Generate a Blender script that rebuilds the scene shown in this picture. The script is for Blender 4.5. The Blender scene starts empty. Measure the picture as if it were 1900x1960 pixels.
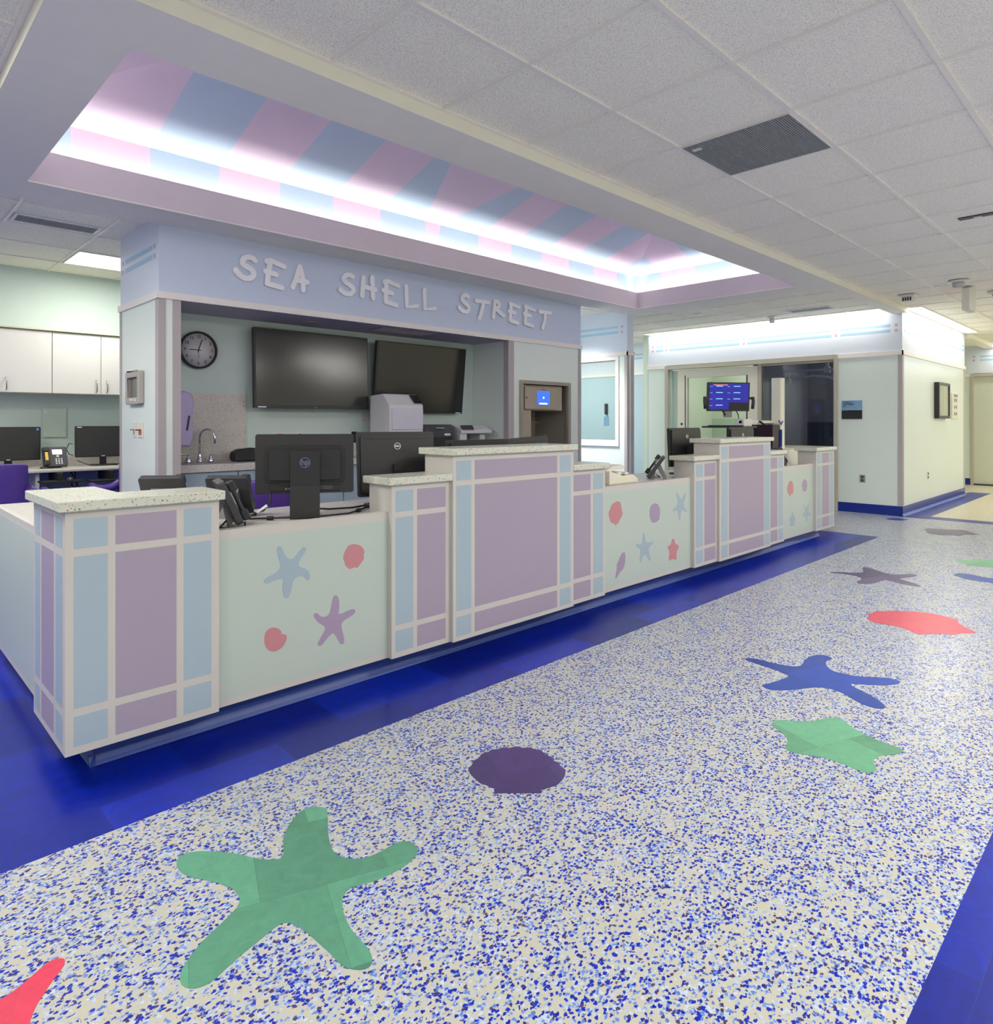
import bpy, bmesh, math, random
from mathutils import Vector, Matrix
random.seed(7)
PI = math.pi
scene = bpy.context.scene
COL = scene.collection

# ------------------------------------------------------------------ camera
cam_data = bpy.data.cameras.new('camera')
cam = bpy.data.objects.new('camera', cam_data)
COL.objects.link(cam)
cam.location = (0.0, 0.0, 1.25)
cam.rotation_euler = (PI / 2, 0.0, 0.8008 - PI / 2)
cam_data.sensor_fit = 'HORIZONTAL'
cam_data.sensor_width = 36.0
cam_data.lens = 36.0 * 1281.5 / 1900.0
cam_data.shift_x = (950 - 933) / 1900.0
cam_data.shift_y = -(980 - 808) / 1900.0
cam_data.clip_start = 0.05
scene.camera = cam

# ------------------------------------------------------------------ view and world
vs = scene.view_settings
scene.display_settings.display_device = 'sRGB'
vs.view_transform = 'Standard'
vs.look = 'None'
vs.gamma = 1.0
vs.use_curve_mapping = False
vs.exposure = 0.24
scene.cycles.use_denoising = True
scene.cycles.max_bounces = 10
scene.cycles.diffuse_bounces = 6
scene.cycles.sample_clamp_indirect = 6.0
scene.cycles.caustics_reflective = False
scene.cycles.caustics_refractive = False
world = bpy.data.worlds.new('world')
scene.world = world
world.use_nodes = True
world.node_tree.nodes['Background'].inputs[0].default_value = (0.8, 0.85, 0.9, 1)
world.node_tree.nodes['Background'].inputs[1].default_value = 0.4

# ------------------------------------------------------------------ lights
def area(name, loc, sx, sy, power, rot=(0, 0, 0), color=(1, 1, 1), spread=None):
    d = bpy.data.lights.new(name, 'AREA')
    d.shape = 'RECTANGLE'; d.size = sx; d.size_y = sy; d.energy = power; d.color = color
    if spread: d.spread = spread
    o = bpy.data.objects.new(name, d); COL.objects.link(o)
    o.location = loc; o.rotation_euler = rot
    return o

NEUTRAL = (1.0, 0.978, 0.925)
WARM = (1.0, 0.97, 0.91)
COOL = (0.97, 0.98, 1.0)
TROFFERS_AND_FILL = [(-1.9, -1.4), (0.6, -1.4), (3.0, -1.4), (5.4, -1.4), (7.9, -1.4),
            (3.6, -0.2), (6.6, 0.1), (-1.9, 1.0), (-0.45, 3.3), (-0.45, 4.75), (12.4, -0.4), (15.2, -0.4)]  # the pair left of the counter is added fill for the station and alcove
for i, (x, y) in enumerate(TROFFERS_AND_FILL):
    area('troffer_and_fill_lamp', (x, y, 2.735), 1.1, 0.5, 34, color=NEUTRAL)
# the troffer over the work room at left others over hidden rooms, and added fills
area('troffer_and_fill_lamp', (1.86, 6.95, 2.735), 0.5, 0.5, 19, color=NEUTRAL)
area('troffer_and_fill_lamp', (-0.5, 6.4, 2.735), 1.1, 0.5, 20, color=NEUTRAL)
area('troffer_and_fill_lamp', (9.4, 8.3, 2.735), 1.1, 0.5, 62, color=WARM)
area('troffer_and_fill_lamp', (6.95, 5.85, 2.735), 0.5, 0.5, 42, color=NEUTRAL, spread=1.75)  # unseen fill added to brighten the passage wall; spread spares its frieze
area('exam_room_fill', (11.6, 3.2, 2.60), 0.3, 0.3, 11, color=NEUTRAL)  # unseen fill added to lift the dark room behind the tinted pane
area('troffer_and_fill_lamp', (11.6, 5.2, 2.66), 1.1, 0.5, 24, color=NEUTRAL)
# wall washing slots: far wall, corridor at right, last wall
area('slot_lamp', (10.0, 4.57, 2.745), 0.16, 3.6, 18, rot=(0, -0.35, 0), color=WARM)
area('slot_lamp', (11.9, 2.42, 2.745), 3.5, 0.14, 20, rot=(0.25, 0, 0), color=WARM)
area('slot_lamp', (16.0, 1.2, 2.745), 0.16, 2.5, 24, rot=(0, -0.3, 0), color=WARM)
# cove strips that light the painted vault
CX0, CX1, CY0, CY1 = 0.663, 7.47, 2.67, 4.95
OX0, OX1, OY0, OY1 = 0.813, 7.32, 2.82, 4.80
CP = 8.6
TL = 0.55     # the strips lean towards the middle of the vault
area('cove_lamp', ((CX0 + CX1) / 2, CY1 - 0.09, 2.80), CX1 - CX0 - 0.3, 0.05, CP * 2.6, rot=(PI + TL, 0, 0), color=COOL)
area('cove_lamp', ((CX0 + CX1) / 2, CY0 + 0.09, 2.80), CX1 - CX0 - 0.3, 0.05, CP * 2.6, rot=(PI - TL, 0, 0), color=COOL)
area('cove_lamp', (CX0 + 0.09, (CY0 + CY1) / 2, 2.80), 0.05, CY1 - CY0 - 0.3, CP, rot=(0, PI + TL, 0), color=COOL)
area('cove_lamp', (CX1 - 0.09, (CY0 + CY1) / 2, 2.80), 0.05, CY1 - CY0 - 0.3, CP, rot=(0, PI - TL, 0), color=COOL)

# ------------------------------------------------------------------ materials
def lin(c):
    c = c / 255.0
    return c / 12.92 if c <= 0.04045 else ((c + 0.055) / 1.055) ** 2.4
def rgb(r, g, b): return (lin(r), lin(g), lin(b), 1.0)
MATS = {}
def mat(name, col, rough=0.5, metal=0.0, spec=0.5, var=0.03, scale=8.0, bump=0.0, bscale=200.0, emit=None, estr=0.0, coat=0.0):
    if name in MATS: return MATS[name]
    m = bpy.data.materials.new(name); m.use_nodes = True
    nt = m.node_tree; b = nt.nodes['Principled BSDF']
    tc = nt.nodes.new('ShaderNodeTexCoord')
    c = rgb(*col)
    if var > 0:
        n = nt.nodes.new('ShaderNodeTexNoise'); n.inputs['Scale'].default_value = scale; n.inputs['Detail'].default_value = 3
        nt.links.new(tc.outputs['Object'], n.inputs['Vector'])
        mx = nt.nodes.new('ShaderNodeMix'); mx.data_type = 'RGBA'
        mx.inputs[6].default_value = tuple(v * (1 - var) for v in c[:3]) + (1,)
        mx.inputs[7].default_value = tuple(min(1, v * (1 + var)) for v in c[:3]) + (1,)
        nt.links.new(n.outputs['Fac'], mx.inputs[0]); nt.links.new(mx.outputs[2], b.inputs['Base Color'])
    else:
        b.inputs['Base Color'].default_value = c
    b.inputs['Roughness'].default_value = rough; b.inputs['Metallic'].default_value = metal
    b.inputs['Specular IOR Level'].default_value = spec
    if coat: b.inputs['Coat Weight'].default_value = coat; b.inputs['Coat Roughness'].default_value = 0.1
    if bump > 0:
        n2 = nt.nodes.new('ShaderNodeTexNoise'); n2.inputs['Scale'].default_value = bscale
        nt.links.new(tc.outputs['Object'], n2.inputs['Vector'])
        bp = nt.nodes.new('ShaderNodeBump'); bp.inputs['Strength'].default_value = bump; bp.inputs['Distance'].default_value = 0.002
        nt.links.new(n2.outputs['Fac'], bp.inputs['Height']); nt.links.new(bp.outputs['Normal'], b.inputs['Normal'])
    if emit:
        b.inputs['Emission Color'].default_value = rgb(*emit); b.inputs['Emission Strength'].default_value = estr
    MATS[name] = m
    return m

def fleck_material(name, base, layers, rough, bump=0.0, cloud=None):
    """solid base with layers of angular flecks (scale, share, colour, size)"""
    m = bpy.data.materials.new(name); m.use_nodes = True
    nt = m.node_tree; b = nt.nodes['Principled BSDF']; L = nt.links
    tc = nt.nodes.new('ShaderNodeTexCoord')
    dn = nt.nodes.new('ShaderNodeTexNoise'); dn.inputs['Scale'].default_value = 120; dn.inputs['Detail'].default_value = 2
    L.new(tc.outputs['Object'], dn.inputs['Vector'])
    sb = nt.nodes.new('ShaderNodeVectorMath'); sb.operation = 'SUBTRACT'; sb.inputs[1].default_value = (0.5, 0.5, 0.5)
    L.new(dn.outputs['Color'], sb.inputs[0])
    sc = nt.nodes.new('ShaderNodeVectorMath'); sc.operation = 'SCALE'; sc.inputs['Scale'].default_value = 0.012
    L.new(sb.outputs[0], sc.inputs[0])
    ad = nt.nodes.new('ShaderNodeVectorMath'); ad.operation = 'ADD'
    L.new(tc.outputs['Object'], ad.inputs[0]); L.new(sc.outputs[0], ad.inputs[1])
    prev = None
    for i, (scale, share, colr, size) in enumerate(layers):
        mp = nt.nodes.new('ShaderNodeMapping')
        mp.inputs['Location'].default_value = (3.7 * i, 1.3 * i, 0.37)
        mp.inputs['Rotation'].default_value = (0, 0, 0.5 + 0.4 * i)
        mp.inputs['Scale'].default_value = (1.0, 1.35, 1.0)
        L.new(ad.outputs[0], mp.inputs['Vector'])
        v = nt.nodes.new('ShaderNodeTexVoronoi'); v.inputs['Scale'].default_value = scale
        L.new(mp.outputs[0], v.inputs['Vector'])
        sx = nt.nodes.new('ShaderNodeSeparateColor'); L.new(v.outputs['Color'], sx.inputs[0])
        lt = nt.nodes.new('ShaderNodeMath'); lt.operation = 'LESS_THAN'; lt.inputs[1].default_value = share
        # clumping: the share varies slowly over the sheet
        cn = nt.nodes.new('ShaderNodeTexNoise'); cn.inputs['Scale'].default_value = 9; cn.inputs['Detail'].default_value = 2
        L.new(tc.outputs['Object'], cn.inputs['Vector'])
        cm = nt.nodes.new('ShaderNodeMapRange'); cm.inputs[1].default_value = 0.3; cm.inputs[2].default_value = 0.7
        cm.inputs[3].default_value = 0.55 * share; cm.inputs[4].default_value = 1.35 * share
        L.new(cn.outputs['Fac'], cm.inputs[0]); L.new(cm.outputs[0], lt.inputs[1])
        L.new(sx.outputs[0], lt.inputs[0])
        ds = nt.nodes.new('ShaderNodeMath'); ds.operation = 'LESS_THAN'; ds.inputs[1].default_value = size
        L.new(v.outputs['Distance'], ds.inputs[0])
        mu = nt.nodes.new('ShaderNodeMath'); mu.operation = 'MULTIPLY'
        L.new(lt.outputs[0], mu.inputs[0]); L.new(ds.outputs[0], mu.inputs[1])
        # colour jitter by cell
        j = nt.nodes.new('ShaderNodeMix'); j.data_type = 'RGBA'
        c = rgb(*colr); j.inputs[6].default_value = c
        j.inputs[7].default_value = tuple(min(1, x * 1.5 + 0.005) for x in c[:3]) + (1,)
        L.new(sx.outputs[1], j.inputs[0])
        mx = nt.nodes.new('ShaderNodeMix'); mx.data_type = 'RGBA'
        if prev is None: mx.inputs[6].default_value = rgb(*base)
        else: L.new(prev, mx.inputs[6])
        L.new(j.outputs[2], mx.inputs[7]); L.new(mu.outputs[0], mx.inputs[0])
        prev = mx.outputs[2]
    L.new(prev, b.inputs['Base Color'])
    b.inputs['Roughness'].default_value = rough
    if bump:
        n2 = nt.nodes.new('ShaderNodeTexNoise'); n2.inputs['Scale'].default_value = 45; n2.inputs['Detail'].default_value = 3
        L.new(tc.outputs['Object'], n2.inputs['Vector'])
        bp = nt.nodes.new('ShaderNodeBump'); bp.inputs['Strength'].default_value = bump; bp.inputs['Distance'].default_value = 0.003
        L.new(n2.outputs['Fac'], bp.inputs['Height']); L.new(bp.outputs['Normal'], b.inputs['Normal'])
    MATS[name] = m
    return m

M_SPECK = fleck_material('speckled_sheet', (186, 184, 168),
    [(120, 0.34, (158, 170, 188), 0.64), (105, 0.27, (84, 116, 182), 0.54), (92, 0.32, (2, 30, 146), 0.55), (84, 0.10, (62, 48, 84), 0.46)], 0.28, bump=0.10)
M_SPECK_BEIGE = fleck_material('beige_sheet', (214, 205, 180),
    [(95, 0.30, (190, 180, 160), 0.60), (78, 0.20, (150, 150, 160), 0.42), (70, 0.10, (110, 90, 80), 0.40)], 0.28, bump=0.10)
M_STONE = fleck_material('speckled_stone', (205, 206, 190),
    [(150, 0.22, (150, 150, 125), 0.40), (120, 0.10, (70, 120, 110), 0.36), (120, 0.07, (160, 90, 50), 0.34), (150, 0.10, (70, 70, 70), 0.30)], 0.25)
M_STONE_GREY = fleck_material('grey_speckled_stone', (212, 207, 198),
    [(190, 0.35, (150, 146, 140), 0.45), (170, 0.14, (120, 110, 95), 0.40)], 0.3)

def blue_sheet_material(name, c1, c2, tile=0.61, rough=0.3):
    m = bpy.data.materials.new(name); m.use_nodes = True
    nt = m.node_tree; b = nt.nodes['Principled BSDF']; L = nt.links
    tc = nt.nodes.new('ShaderNodeTexCoord')
    mp = nt.nodes.new('ShaderNodeMapping'); mp.inputs['Rotation'].default_value = (0, 0, 0)
    L.new(tc.outputs['Object'], mp.inputs['Vector'])
    br = nt.nodes.new('ShaderNodeTexBrick')
    br.inputs['Scale'].default_value = 1.0; br.inputs['Brick Width'].default_value = tile; br.inputs['Row Height'].default_value = 0.305
    br.inputs['Mortar Size'].default_value = 0.0008; br.inputs['Mortar Smooth'].default_value = 0.3
    br.inputs['Color1'].default_value = rgb(*c1); br.inputs['Color2'].default_value = rgb(*c2); br.inputs['Mortar'].default_value = rgb(30, 60, 120)
    L.new(mp.outputs[0], br.inputs['Vector'])
    n = nt.nodes.new('ShaderNodeTexNoise'); n.inputs['Scale'].default_value = 14; n.inputs['Detail'].default_value = 8; n.inputs['Roughness'].default_value = 0.7; n.inputs['Distortion'].default_value = 1.5
    L.new(tc.outputs['Object'], n.inputs['Vector'])
    r = nt.nodes.new('ShaderNodeMapRange'); r.inputs[1].default_value = 0.3; r.inputs[2].default_value = 0.7; r.inputs[3].default_value = 0.72; r.inputs[4].default_value = 1.25
    L.new(n.outputs['Fac'], r.inputs[0])
    vm = nt.nodes.new('ShaderNodeVectorMath'); vm.operation = 'SCALE'
    L.new(br.outputs['Color'], vm.inputs[0]); L.new(r.outputs[0], vm.inputs['Scale'])
    L.new(vm.outputs[0], b.inputs['Base Color'])
    b.inputs['Roughness'].default_value = rough
    bp = nt.nodes.new('ShaderNodeBump'); bp.inputs['Strength'].default_value = 0.15; bp.inputs['Distance'].default_value = 0.003
    L.new(n.outputs['Fac'], bp.inputs['Height']); L.new(bp.outputs['Normal'], b.inputs['Normal'])
    MATS[name] = m
    return m
M_BLUE = blue_sheet_material('blue_sheet', (3, 20, 118), (8, 40, 168))
def inlay_material(name, c, spread=0.16):
    c1 = tuple(int(v * (1 - spread)) for v in c); c2 = tuple(min(255, int(v * (1 + spread * 0.6))) for v in c)
    m = blue_sheet_material(name, c1, c2, 0.34)
    m.node_tree.nodes['Mapping'].inputs['Rotation'].default_value = (0, 0, 0.35)
    return m
M_IN_GREEN = inlay_material('green_inlay', (88, 148, 120))
M_IN_GREEN2 = inlay_material('light_green_inlay', (104, 170, 132), 0.22)
M_IN_PURPLE = inlay_material('purple_inlay', (74, 56, 112))
M_IN_MAUVE = inlay_material('mauve_inlay', (92, 74, 112))
M_IN_BLUE = inlay_material('blue_inlay', (22, 62, 156))
M_IN_PINK = inlay_material('pink_inlay', (212, 60, 86), 0.05)
for mm in (M_IN_GREEN, M_IN_GREEN2, M_IN_PURPLE, M_IN_MAUVE, M_IN_BLUE, M_IN_PINK):
    for nd in mm.node_tree.nodes:
        if nd.type == 'MAP_RANGE': nd.inputs[3].default_value = 0.86; nd.inputs[4].default_value = 1.12
        if nd.type == 'TEX_BRICK':
            nd.inputs['Mortar'].default_value = nd.inputs['Color1'].default_value

def tile_material():
    m = bpy.data.materials.new('mineral_ceiling_tile'); m.use_nodes = True
    nt = m.node_tree; b = nt.nodes['Principled BSDF']; L = nt.links
    tc = nt.nodes.new('ShaderNodeTexCoord')
    n = nt.nodes.new('ShaderNodeTexNoise'); n.inputs['Scale'].default_value = 170; n.inputs['Detail'].default_value = 4; n.inputs['Roughness'].default_value = 0.65
    L.new(tc.outputs['Object'], n.inputs['Vector'])
    cr = nt.nodes.new('ShaderNodeValToRGB'); cr.color_ramp.elements[0].position = 0.36; cr.color_ramp.elements[0].color = rgb(216, 211, 194)
    cr.color_ramp.elements[1].position = 0.52; cr.color_ramp.elements[1].color = rgb(255, 251, 234)
    L.new(n.outputs['Fac'], cr.inputs[0]); L.new(cr.outputs[0], b.inputs['Base Color'])
    b.inputs['Roughness'].default_value = 0.9
    bp = nt.nodes.new('ShaderNodeBump'); bp.inputs['Strength'].default_value = 0.5; bp.inputs['Distance'].default_value = 0.003
    L.new(n.outputs['Fac'], bp.inputs['Height']); L.new(bp.outputs['Normal'], b.inputs['Normal'])
    return m
M_TILE = tile_material()
M_GRID = mat('ceiling_grid_metal', (240, 235, 222), 0.45)
M_SOFFIT = mat('soffit_paint', (244, 240, 226), 0.8)
M_CREAM = mat('cream_paint', (240, 238, 216), 0.7)
M_LILAC = mat('lilac_paint', (226, 214, 216), 0.8)
M_VPINK = mat('vault_pink', (224, 206, 216), 0.85, var=0.01)
M_VBLUE = mat('vault_blue', (190, 208, 218), 0.85, var=0.01)
M_MINT = mat('mint_wall_panel', (226, 236, 228), 0.28, var=0.015)
M_MINTM = mat('mint_paint', (206, 222, 216), 0.6)
M_FRIEZE = mat('lavender_frieze_paint', (218, 226, 238), 0.45, var=0.015)
M_FASCIA = mat('periwinkle_paint', (207, 219, 236), 0.6, var=0.01)
M_TRIM = mat('white_trim', (238, 232, 226), 0.4)
M_STB = mat('stripe_blue', (166, 200, 224), 0.5, var=0.02)
M_STP = mat('stripe_pink', (206, 170, 196), 0.5, var=0.02)
M_GUARD = mat('taupe_corner_guard', (180, 172, 172), 0.45)
M_TAUPE = mat('taupe_door_frame', (186, 180, 164), 0.4)
M_TAUPED = mat('dark_taupe_metal', (158, 152, 138), 0.35)
M_BASE = mat('blue_vinyl_base', (18, 44, 140), 0.22, var=0.04)
M_TOE = mat('slate_blue_vinyl_base', (42, 68, 142), 0.42, var=0.04)
M_WHITE = mat('white_laminate', (224, 222, 214), 0.35, var=0.015)
M_CLAM = mat('counter_white_laminate', (196, 192, 184), 0.45, var=0.015)
M_CBLUE = mat('counter_blue_laminate', (160, 178, 188), 0.42, var=0.015)
M_CPURP = mat('counter_purple_laminate', (161, 149, 166), 0.42, var=0.015)
M_CMINT = mat('counter_mint_laminate', (182, 194, 184), 0.38, var=0.015)
M_DBLUE = mat('decal_blue', (156, 174, 184), 0.35)
M_DCORAL = mat('decal_coral', (192, 130, 134), 0.35)
M_DPURP = mat('decal_purple', (160, 142, 168), 0.35)
M_CABBLUE = mat('steel_blue_laminate', (162, 180, 190), 0.4)
M_BLACK = mat('black_plastic', (34, 34, 36), 0.38)
M_BLACKM = mat('matt_black_plastic', (26, 26, 28), 0.55)
M_DGREY = mat('charcoal_plastic', (58, 58, 62), 0.45)
M_GREY = mat('grey_plastic', (140, 140, 140), 0.5)
M_LGREY = mat('light_grey_plastic', (214, 214, 214), 0.4)
M_OFFW = mat('off_white_plastic', (226, 222, 206), 0.45)
M_CHROME = mat('chrome', (220, 220, 225), 0.08, metal=1.0, var=0)
M_STEEL = mat('brushed_steel', (170, 170, 168), 0.3, metal=1.0)
M_SCREEN = mat('screen_off', (44, 44, 42), 0.32, var=0, spec=0.6)
M_TVSCREEN = mat('television_screen_off', (30, 31, 30), 0.16, var=0, spec=0.7)
M_LETTER = mat('white_letter_acrylic', (250, 250, 250), 0.5, var=0)
M_INK = mat('black_ink', (20, 20, 22), 0.6, var=0)
M_WINK = mat('white_ink', (235, 235, 235), 0.6, var=0)
M_RED = mat('red_plastic', (150, 40, 34), 0.5)
M_PURPLE = mat('purple_vinyl', (80, 52, 140), 0.5, var=0.05, bump=0.15)
M_DISP = mat('lilac_dispenser_plastic', (192, 178, 222), 0.35)
M_VENT = mat('grey_perforated_metal', (150, 152, 152), 0.6)
M_LAMP = mat('lamp_diffuser', (255, 250, 240), 0.6, var=0, emit=(255, 248, 232), estr=2.2)
M_LAMPSOFT = mat('slot_diffuser', (255, 246, 225), 0.6, var=0, emit=(255, 243, 214), estr=0.95)
M_MAROON = mat('maroon_panel', (46, 20, 34), 0.4)
M_DARKROOM = mat('dark_room_paint', (130, 132, 144), 0.7)
M_BLUEWALL = mat('powder_blue_paint', (178, 200, 212), 0.6)

def led_material():
    """nurse station status board: rows of pale bars on deep blue"""
    return mat('status_board_blue', (20, 20, 110), 0.4, var=0, emit=(24, 24, 150), estr=0.75)
M_LED = led_material()
M_LEDBAR = mat('status_bar_cyan', (140, 200, 240), 0.4, var=0, emit=(130, 190, 235), estr=0.8)
M_LEDORANGE = mat('status_bar_orange', (220, 130, 70), 0.4, var=0, emit=(210, 120, 60), estr=0.7)
M_LEDBLUE = mat('station_screen_blue', (50, 100, 230), 0.4, var=0.15, scale=20, emit=(50, 105, 235), estr=0.9)
M_LEDWHITE = mat('phone_display', (240, 240, 240), 0.4, var=0, emit=(240, 240, 245), estr=0.8)

def glass_material(name, tint, transp, rough=0.03):
    m = bpy.data.materials.new(name); m.use_nodes = True
    nt = m.node_tree; L = nt.links
    nt.nodes.remove(nt.nodes['Principled BSDF'])
    out = nt.nodes['Material Output']
    t = nt.nodes.new('ShaderNodeBsdfTransparent'); t.inputs[0].default_value = tint
    g = nt.nodes.new('ShaderNodeBsdfGlossy'); g.inputs['Roughness'].default_value = rough
    fr = nt.nodes.new('ShaderNodeFresnel'); fr.inputs['IOR'].default_value = 1.45
    mr = nt.nodes.new('ShaderNodeMath'); mr.operation = 'MULTIPLY'; mr.inputs[1].default_value = transp
    L.new(fr.outputs[0], mr.inputs[0])
    mx = nt.nodes.new('ShaderNodeMixShader')
    L.new(mr.outputs[0], mx.inputs[0]); L.new(t.outputs[0], mx.inputs[1]); L.new(g.outputs[0], mx.inputs[2])
    L.new(mx.outputs[0], out.inputs['Surface'])
    return m
M_GLASS = glass_material('clear_glass', (0.92, 0.95, 0.93, 1), 0.6)
M_DARKGLASS = glass_material('tinted_glass', (0.75, 0.77, 0.82, 1), 0.9)

# ------------------------------------------------------------------ mesh building helpers
class MB:
    def __init__(s): s.v = []; s.f = []; s.m = []; s.smooth = []
    def face(s, pts, m=0, sm=False):
        n = len(s.v); s.v += [tuple(p) for p in pts]; s.f.append(tuple(range(n, n + len(pts)))); s.m.append(m); s.smooth.append(sm); return s
    def box(s, x0, x1, y0, y1, z0, z1, m=0):
        if x0 > x1: x0, x1 = x1, x0
        if y0 > y1: y0, y1 = y1, y0
        if z0 > z1: z0, z1 = z1, z0
        n = len(s.v)
        s.v += [(x0, y0, z0), (x1, y0, z0), (x1, y1, z0), (x0, y1, z0), (x0, y0, z1), (x1, y0, z1), (x1, y1, z1), (x0, y1, z1)]
        for f in [(0, 3, 2, 1), (4, 5, 6, 7), (0, 1, 5, 4), (1, 2, 6, 5), (2, 3, 7, 6), (3, 0, 4, 7)]:
            s.f.append(tuple(n + i for i in f)); s.m.append(m); s.smooth.append(False)
        return s
    def prism(s, pts, axis, a, b, m=0, sm=False):
        """polygon (u,v) extruded along axis from a to b; x:(y,z) y:(x,z) z:(x,y)"""
        def P(u, v, w):
            return {'x': (w, u, v), 'y': (u, w, v), 'z': (u, v, w)}[axis]
        n = len(s.v); k = len(pts)
        s.v += [P(u, v, a) for u, v in pts] + [P(u, v, b) for u, v in pts]
        s.f.append(tuple(range(n, n + k))); s.m.append(m); s.smooth.append(False)
        s.f.append(tuple(range(n + 2 * k - 1, n + k - 1, -1))); s.m.append(m); s.smooth.append(False)
        for i in range(k):
            j = (i + 1) % k
            s.f.append((n + j, n + i, n + k + i, n + k + j)); s.m.append(m); s.smooth.append(sm)
        return s
    def tube(s, path, r, seg=8, m=0, caps=True, flat=1.0):
        path = [Vector(p) for p in path]; n0 = len(s.v); up = Vector((0, 0, 1)); rings = len(path)
        rr = r if isinstance(r, (list, tuple)) else [r] * rings
        prevn = None
        for i, p in enumerate(path):
            if i == 0: t = path[1] - p
            elif i == rings - 1: t = p - path[i - 1]
            else: t = (path[i + 1] - path[i - 1])
            t.normalize()
            if prevn is None:
                a = up if abs(t.z) < 0.9 else Vector((1, 0, 0))
                nn = t.cross(a).normalized()
            else:
                nn = (prevn - t * prevn.dot(t))
                nn = nn.normalized() if nn.length > 1e-6 else t.cross(up).normalized()
            prevn = nn; bb = t.cross(nn).normalized()
            for k in range(seg):
                an = 2 * PI * k / seg
                s.v.append(tuple(p + nn * math.cos(an) * rr[i] + bb * math.sin(an) * rr[i] * flat))
        for i in range(rings - 1):
            for k in range(seg):
                a = n0 + i * seg + k; b = n0 + i * seg + (k + 1) % seg
                s.f.append((a, b, b + seg, a + seg)); s.m.append(m); s.smooth.append(True)
        if caps:
            s.f.append(tuple(n0 + k for k in range(seg))[::-1]); s.m.append(m); s.smooth.append(False)
            s.f.append(tuple(n0 + (rings - 1) * seg + k for k in range(seg))); s.m.append(m); s.smooth.append(False)
        return s
    def lathe(s, prof, cx, cy, axis='z', seg=24, m=0, caps=True):
        """prof: (radius, height) pairs around a line through (cx, cy)"""
        n0 = len(s.v)
        for r, h in prof:
            for k in range(seg):
                an = 2 * PI * k / seg; c, d = r * math.cos(an), r * math.sin(an)
                s.v.append({'z': (cx + c, cy + d, h), 'y': (cx + c, h, cy + d), 'x': (h, cx + c, cy + d)}[axis])
        for i in range(len(prof) - 1):
            for k in range(seg):
                a = n0 + i * seg + k; b = n0 + i * seg + (k + 1) % seg
                s.f.append((a, b, b + seg, a + seg)); s.m.append(m); s.smooth.append(True)
        for i in (0, len(prof) - 1):
            if caps and prof[i][0] > 1e-5:
                s.f.append(tuple(n0 + i * seg + k for k in range(seg))); s.m.append(m); s.smooth.append(False)
        return s
    def xf(s, M):
        s.v = [tuple(M @ Vector(p)) for p in s.v]; return s
    def add(s, o, dm=0):
        n = len(s.v); s.v += o.v; s.f += [tuple(i + n for i in f) for f in o.f]; s.m += [x + dm for x in o.m]; s.smooth += o.smooth; return s

def rim(mb, axis, a0, a1, u0, u1, v0, v1, t, tb=None, tt=None, m=0):
    """a four sided frame of butted bars in the plane across axis; t side width, tb/tt lower and upper bar"""
    tb = t if tb is None else tb; tt = t if tt is None else tt
    def B(p0, p1, q0, q1):
        if q1 - q0 < 1e-6: return
        if axis == 'x': mb.box(a0, a1, p0, p1, q0, q1, m)
        elif axis == 'y': mb.box(p0, p1, a0, a1, q0, q1, m)
        else: mb.box(p0, p1, q0, q1, a0, a1, m)
    B(u0, u0 + t, v0, v1); B(u1 - t, u1, v0, v1); B(u0 + t, u1 - t, v0, v0 + tb); B(u0 + t, u1 - t, v1 - tt, v1)
    return mb

def world_loc(o):
    p = Vector((0, 0, 0))
    while o: p += Vector(o.location); o = o.parent
    return p

def obj(name, mb, mats, parent=None, world=False, bevel=0.0, seg=2, kind=None, subs=0, label=None):
    """link the mesh builder as ONE object; world=True when its points are world points of an unrotated parent"""
    me = bpy.data.meshes.new(name)
    off = world_loc(parent) if (world and parent) else Vector((0, 0, 0))
    me.from_pydata([tuple(Vector(p) - off) for p in mb.v], [], mb.f)
    if not isinstance(mats, (list, tuple)): mats = [mats]
    for m in mats: me.materials.append(m)
    me.polygons.foreach_set('material_index', mb.m)
    me.polygons.foreach_set('use_smooth', mb.smooth)
    bm = bmesh.new(); bm.from_mesh(me)
    bmesh.ops.remove_doubles(bm, verts=bm.verts, dist=1e-5)
    bmesh.ops.recalc_face_normals(bm, faces=bm.faces)
    bm.to_mesh(me); bm.free()
    o = bpy.data.objects.new(name, me); COL.objects.link(o)
    if parent: o.parent = parent
    if bevel > 0:
        b = o.modifiers.new('bevel', 'BEVEL'); b.width = bevel; b.segments = seg; b.limit_method = 'ANGLE'; b.angle_limit = 0.6
    if subs:
        b = o.modifiers.new('smooth', 'SUBSURF'); b.levels = subs; b.render_levels = subs
    if kind: o['kind'] = kind
    if label: o['label'] = label
    return o

def struct(name, mb, mats, parent=None, bevel=0.0):
    return obj(name, mb, mats, parent, world=bool(parent), bevel=bevel, kind=None if parent else 'structure')

def tag(o, label, cat, group=None):
    o['label'] = label; o['category'] = cat
    if group: o['group'] = group
    return o

def thing(name, label, cat, loc=(0, 0, 0), rz=0.0, group=None):
    o = bpy.data.objects.new(name, None); COL.objects.link(o)
    o.empty_display_size = 0.1
    o.location = loc; o.rotation_euler = (0, 0, rz)
    return tag(o, label, cat, group)

def kids(o): return [c for c in bpy.data.objects if c.parent == o]
def dup(root, loc, rz, label, group=None):
    r = root.copy(); COL.objects.link(r); r.location = loc; r.rotation_euler = (0, 0, rz); r['label'] = label
    if group: r['group'] = group
    for ch in kids(root):
        c = ch.copy(); COL.objects.link(c); c.parent = r
        for g in kids(ch):
            d = g.copy(); COL.objects.link(d); d.parent = c
    return r

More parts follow.
